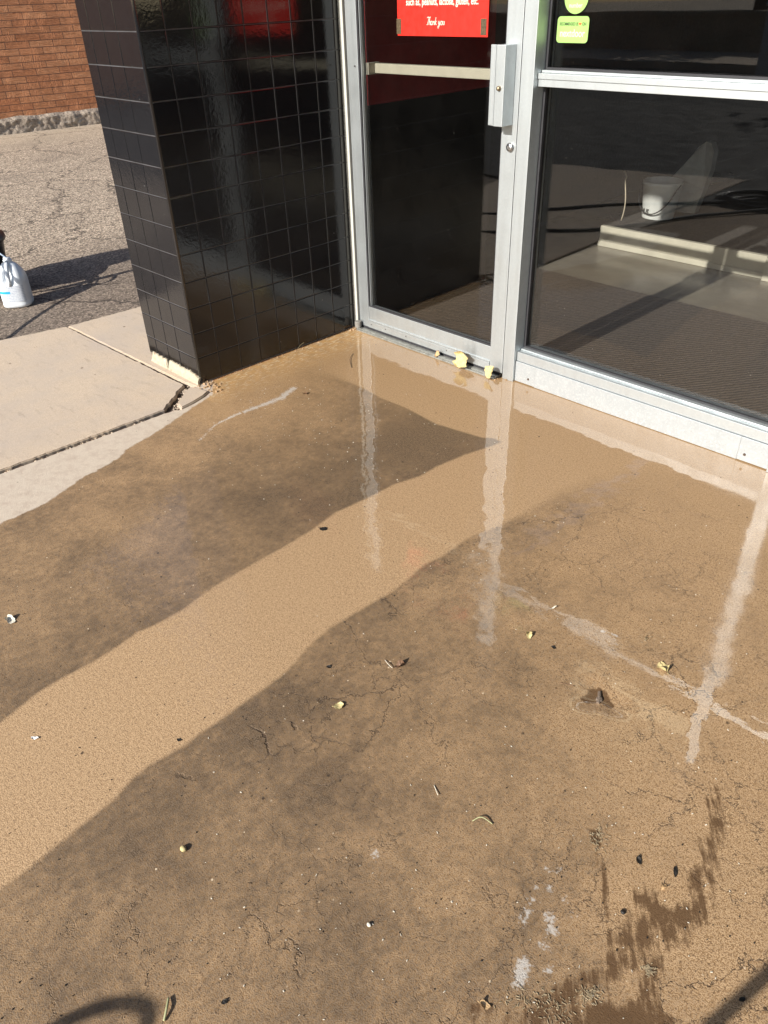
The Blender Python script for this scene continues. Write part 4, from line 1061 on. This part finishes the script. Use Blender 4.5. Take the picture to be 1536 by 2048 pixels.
leaf('leaf', 1107, 1217, .018, .004, 1.2, PAL, 'thin pale curled scrap right of the middle white streak', curl=.8, seed=23, stem=False)
leaf('leaf', 72, 697, .014, .010, .3, BRN, 'small brown leaf on the pale sidewalk slab', curl=.4, seed=24, stem=False)
leaf('leaf', 148, 820, .016, .007, .2, BRN, 'narrow brown leaf on the pale slab near the joint', curl=.3, seed=25, stem=False)
leaf('leaf', 970, 2012, .016, .010, .4, TANL, 'torn tan leaf in the dirt at the bottom photo edge', curl=.5, seed=26)
# seeds
for (x, y, r, m, l) in ((367, 1700, .0065, YEL, 'yellow seed lying on the dirty concrete, lower left'), (738, 1851, .004, PAL, 'small white pebble on the dirty concrete, bottom middle'), (1245, 1826, .004, BLK, 'tiny dark pebble right of the stain')):
    p = at(x, y); mb = MB(); bm = bmesh.new(); bmesh.ops.create_icosphere(bm, subdivisions=3, radius=r)
    for q_ in bm.verts: q_.co = Vector((q_.co.x * 1.15 * (1 + .1 * nz(q_.co.y, q_.co.z, 200)), q_.co.y * .9, q_.co.z * .8)) + Vector((p.x, p.y, r * .7))
    mb.bm(bm); o = mb.build('seed' if m is YEL else 'pebble', m, None, True); tag(o, l, 'seed' if m is YEL else 'pebble')
def stalk(name, pts, r, m, label, cat):
    pts = [at(x, y, z) for x, y, z in pts]; mb = MB(); mb.tube(catmull(pts, 5), r, 6); o = mb.build(name, m, None, True); tag(o, label, cat); return o
stalk('grass_stalk', [(337, 1996, .004), (333, 2018, .007), (328, 2042, .002)], .0022, GRN, 'short dry grass stalk at the bottom photo edge', 'grass stalk')
stalk('grass_stalk', [(596, 697, .002), (601, 690, .014), (608, 685, .020)], .0012, leafmat('straw', (.62, .52, .30)), 'straw sticking up at the foot of the black tiles', 'grass stalk')
stalk('grass_stalk', [(945, 1642, .002), (963, 1634, .008), (985, 1648, .002)], .0012, GRN, 'bent green stalk lying right of centre on the dirty concrete', 'grass stalk')
stalk('twig', [(706, 707, .002), (700, 718, .004), (703, 735, .002)], .0009, BLK, 'thin black curved twig near the door corner', 'twig')
stalk('twig', [(868, 1570, .001), (876, 1590, .004)], .0009, PAL, 'pale straight twig on the dirty concrete in the lower middle', 'twig')
stalk('twig', [(770, 1320, .002), (778, 1330, .006), (785, 1336, .003)], .0008, PAL, 'short pale twig touching the curled brown leaf', 'twig')
stalk('twig', [(1120, 1405 - 40, .001), (1150, 1372, .001)], .0006, BRN, 'hair-thin brown twig left of the floor bolt', 'twig')
# seed cluster and bits at the bottom edge
mb = MB()
for k in range(26):
    p = at(1290 + random.gauss(0, 9), 1278 + random.gauss(0, 7)); a = random.uniform(0, 6.28); l = random.uniform(.002, .006)
    mb.tube([p + Vector((0, 0, .001)), p + Vector((math.cos(a) * l, math.sin(a) * l, random.uniform(.001, .004)))], random.uniform(.0004, .0009), 5)
o = mb.build('seed_cluster', leafmat('dry_seeds', (.30, .22, .12), .3)); tag(o, 'clump of dry brown seeds above the yellow forked leaf', 'seed cluster')
mb = MB()
for k in range(420):
    cx_, cy_, sx_, sy_ = random.choice(((1110, 2022, 22, 18), (1180, 1990, 12, 8), (1195, 1675, 9, 12), (1060, 2000, 30, 14), (1300, 1940, 5, 5)))
    p = at(cx_ + random.gauss(0, sx_), cy_ + random.gauss(0, sy_)); a = random.uniform(0, 6.28); l = random.uniform(.001, .007)
    mb.tube([p + Vector((0, 0, .0008)), p + Vector((math.cos(a) * l, math.sin(a) * l, random.uniform(.0006, .002)))], random.uniform(.0003, .0009), 5)
o = mb.build('plant_litter', leafmat('plant_litter', (.46, .36, .22), .35)); tag(o, kind='stuff')
# scattered crumbs
mb = MB()
for k in range(380):
    if k % 3: x, y = random.uniform(380, 1500), random.uniform(760, 2040)
    else: x, y = random.gauss(640, 140), random.gauss(850, 80)
    p = at(x, y)
    if p.y > -.08 or p.x < .03: continue
    if sdf_poly(np.array([[p.x, p.y]]), SW)[0] > .0 and random.random() < .85: continue
    a = random.uniform(0, 6.28); l = random.uniform(.0008, .0042)
    mb.tube([p + Vector((0, 0, .0008)), p + Vector((math.cos(a) * l, math.sin(a) * l, .0012))], random.uniform(.0005, .0011), 5)
o = mb.build('crumbs', PAL); tag(o, kind='stuff')
mb = MB()
for k in range(300):
    x, y = random.uniform(0, 1530), random.uniform(780, 2040); p = at(x, y)
    if p.y > -.06 or p.x < .03: continue
    a = random.uniform(0, 6.28); l = random.uniform(.0006, .0030)
    mb.tube([p + Vector((0, 0, .0008)), p + Vector((math.cos(a) * l, math.sin(a) * l, .0010))], random.uniform(.0007, .0014), 6)
o = mb.build('grit', BLK); tag(o, kind='stuff')
# rubble at the foot of the wall and in the door corner
mb = MB()
for k in range(240):
    if k < 120: p = Vector((abs(random.gauss(.006, .010)) + .004, random.uniform(-1.0, -.02), 0)); r = random.uniform(.0008, .0032)
    elif k < 175: p = Vector((abs(random.gauss(.02, .016)) + .004, -.035 - abs(random.gauss(0, .02)), 0)); r = random.uniform(.002, .006)
    elif k < 215: p = at(418 + random.gauss(0, 10), 772 + random.gauss(0, 6)); p.x = max(p.x, .004); r = random.uniform(.002, .007)
    else: p = Vector((.93 + random.gauss(0, .022), -.045 + random.gauss(0, .012), 0)); r = random.uniform(.001, .004)
    bm = bmesh.new(); bmesh.ops.create_icosphere(bm, subdivisions=1, radius=r)
    for q_ in bm.verts: q_.co = q_.co * random.uniform(.6, 1.3) + Vector((p.x, p.y, r * .4))
    mb.bm(bm)
o = mb.build('rubble', leafmat('wall_rubble', (.55, .36, .20), .45)); tag(o, kind='stuff')
# floor bolt in its hollow
mb = MB(); p = at(1198, 1400, -.004)
mb.lathe([(0, 0), (.008, 0), (.008, .006), (.006, .008), (0, .008)], (p.x, p.y, -.0065), 8); mb.tube([p + Vector((-.012, .02, .002)), p + Vector((.0, .0, .004)), p + Vector((.004, -.012, .002))], .004, 8)
o = mb.build('floor_bolt', simple('rusty_bolt', (.28, .22, .17), .6, .5, .4, 300)); tag(o, 'worn metal bolt stub in a dirty hollow of the concrete', 'bolt')
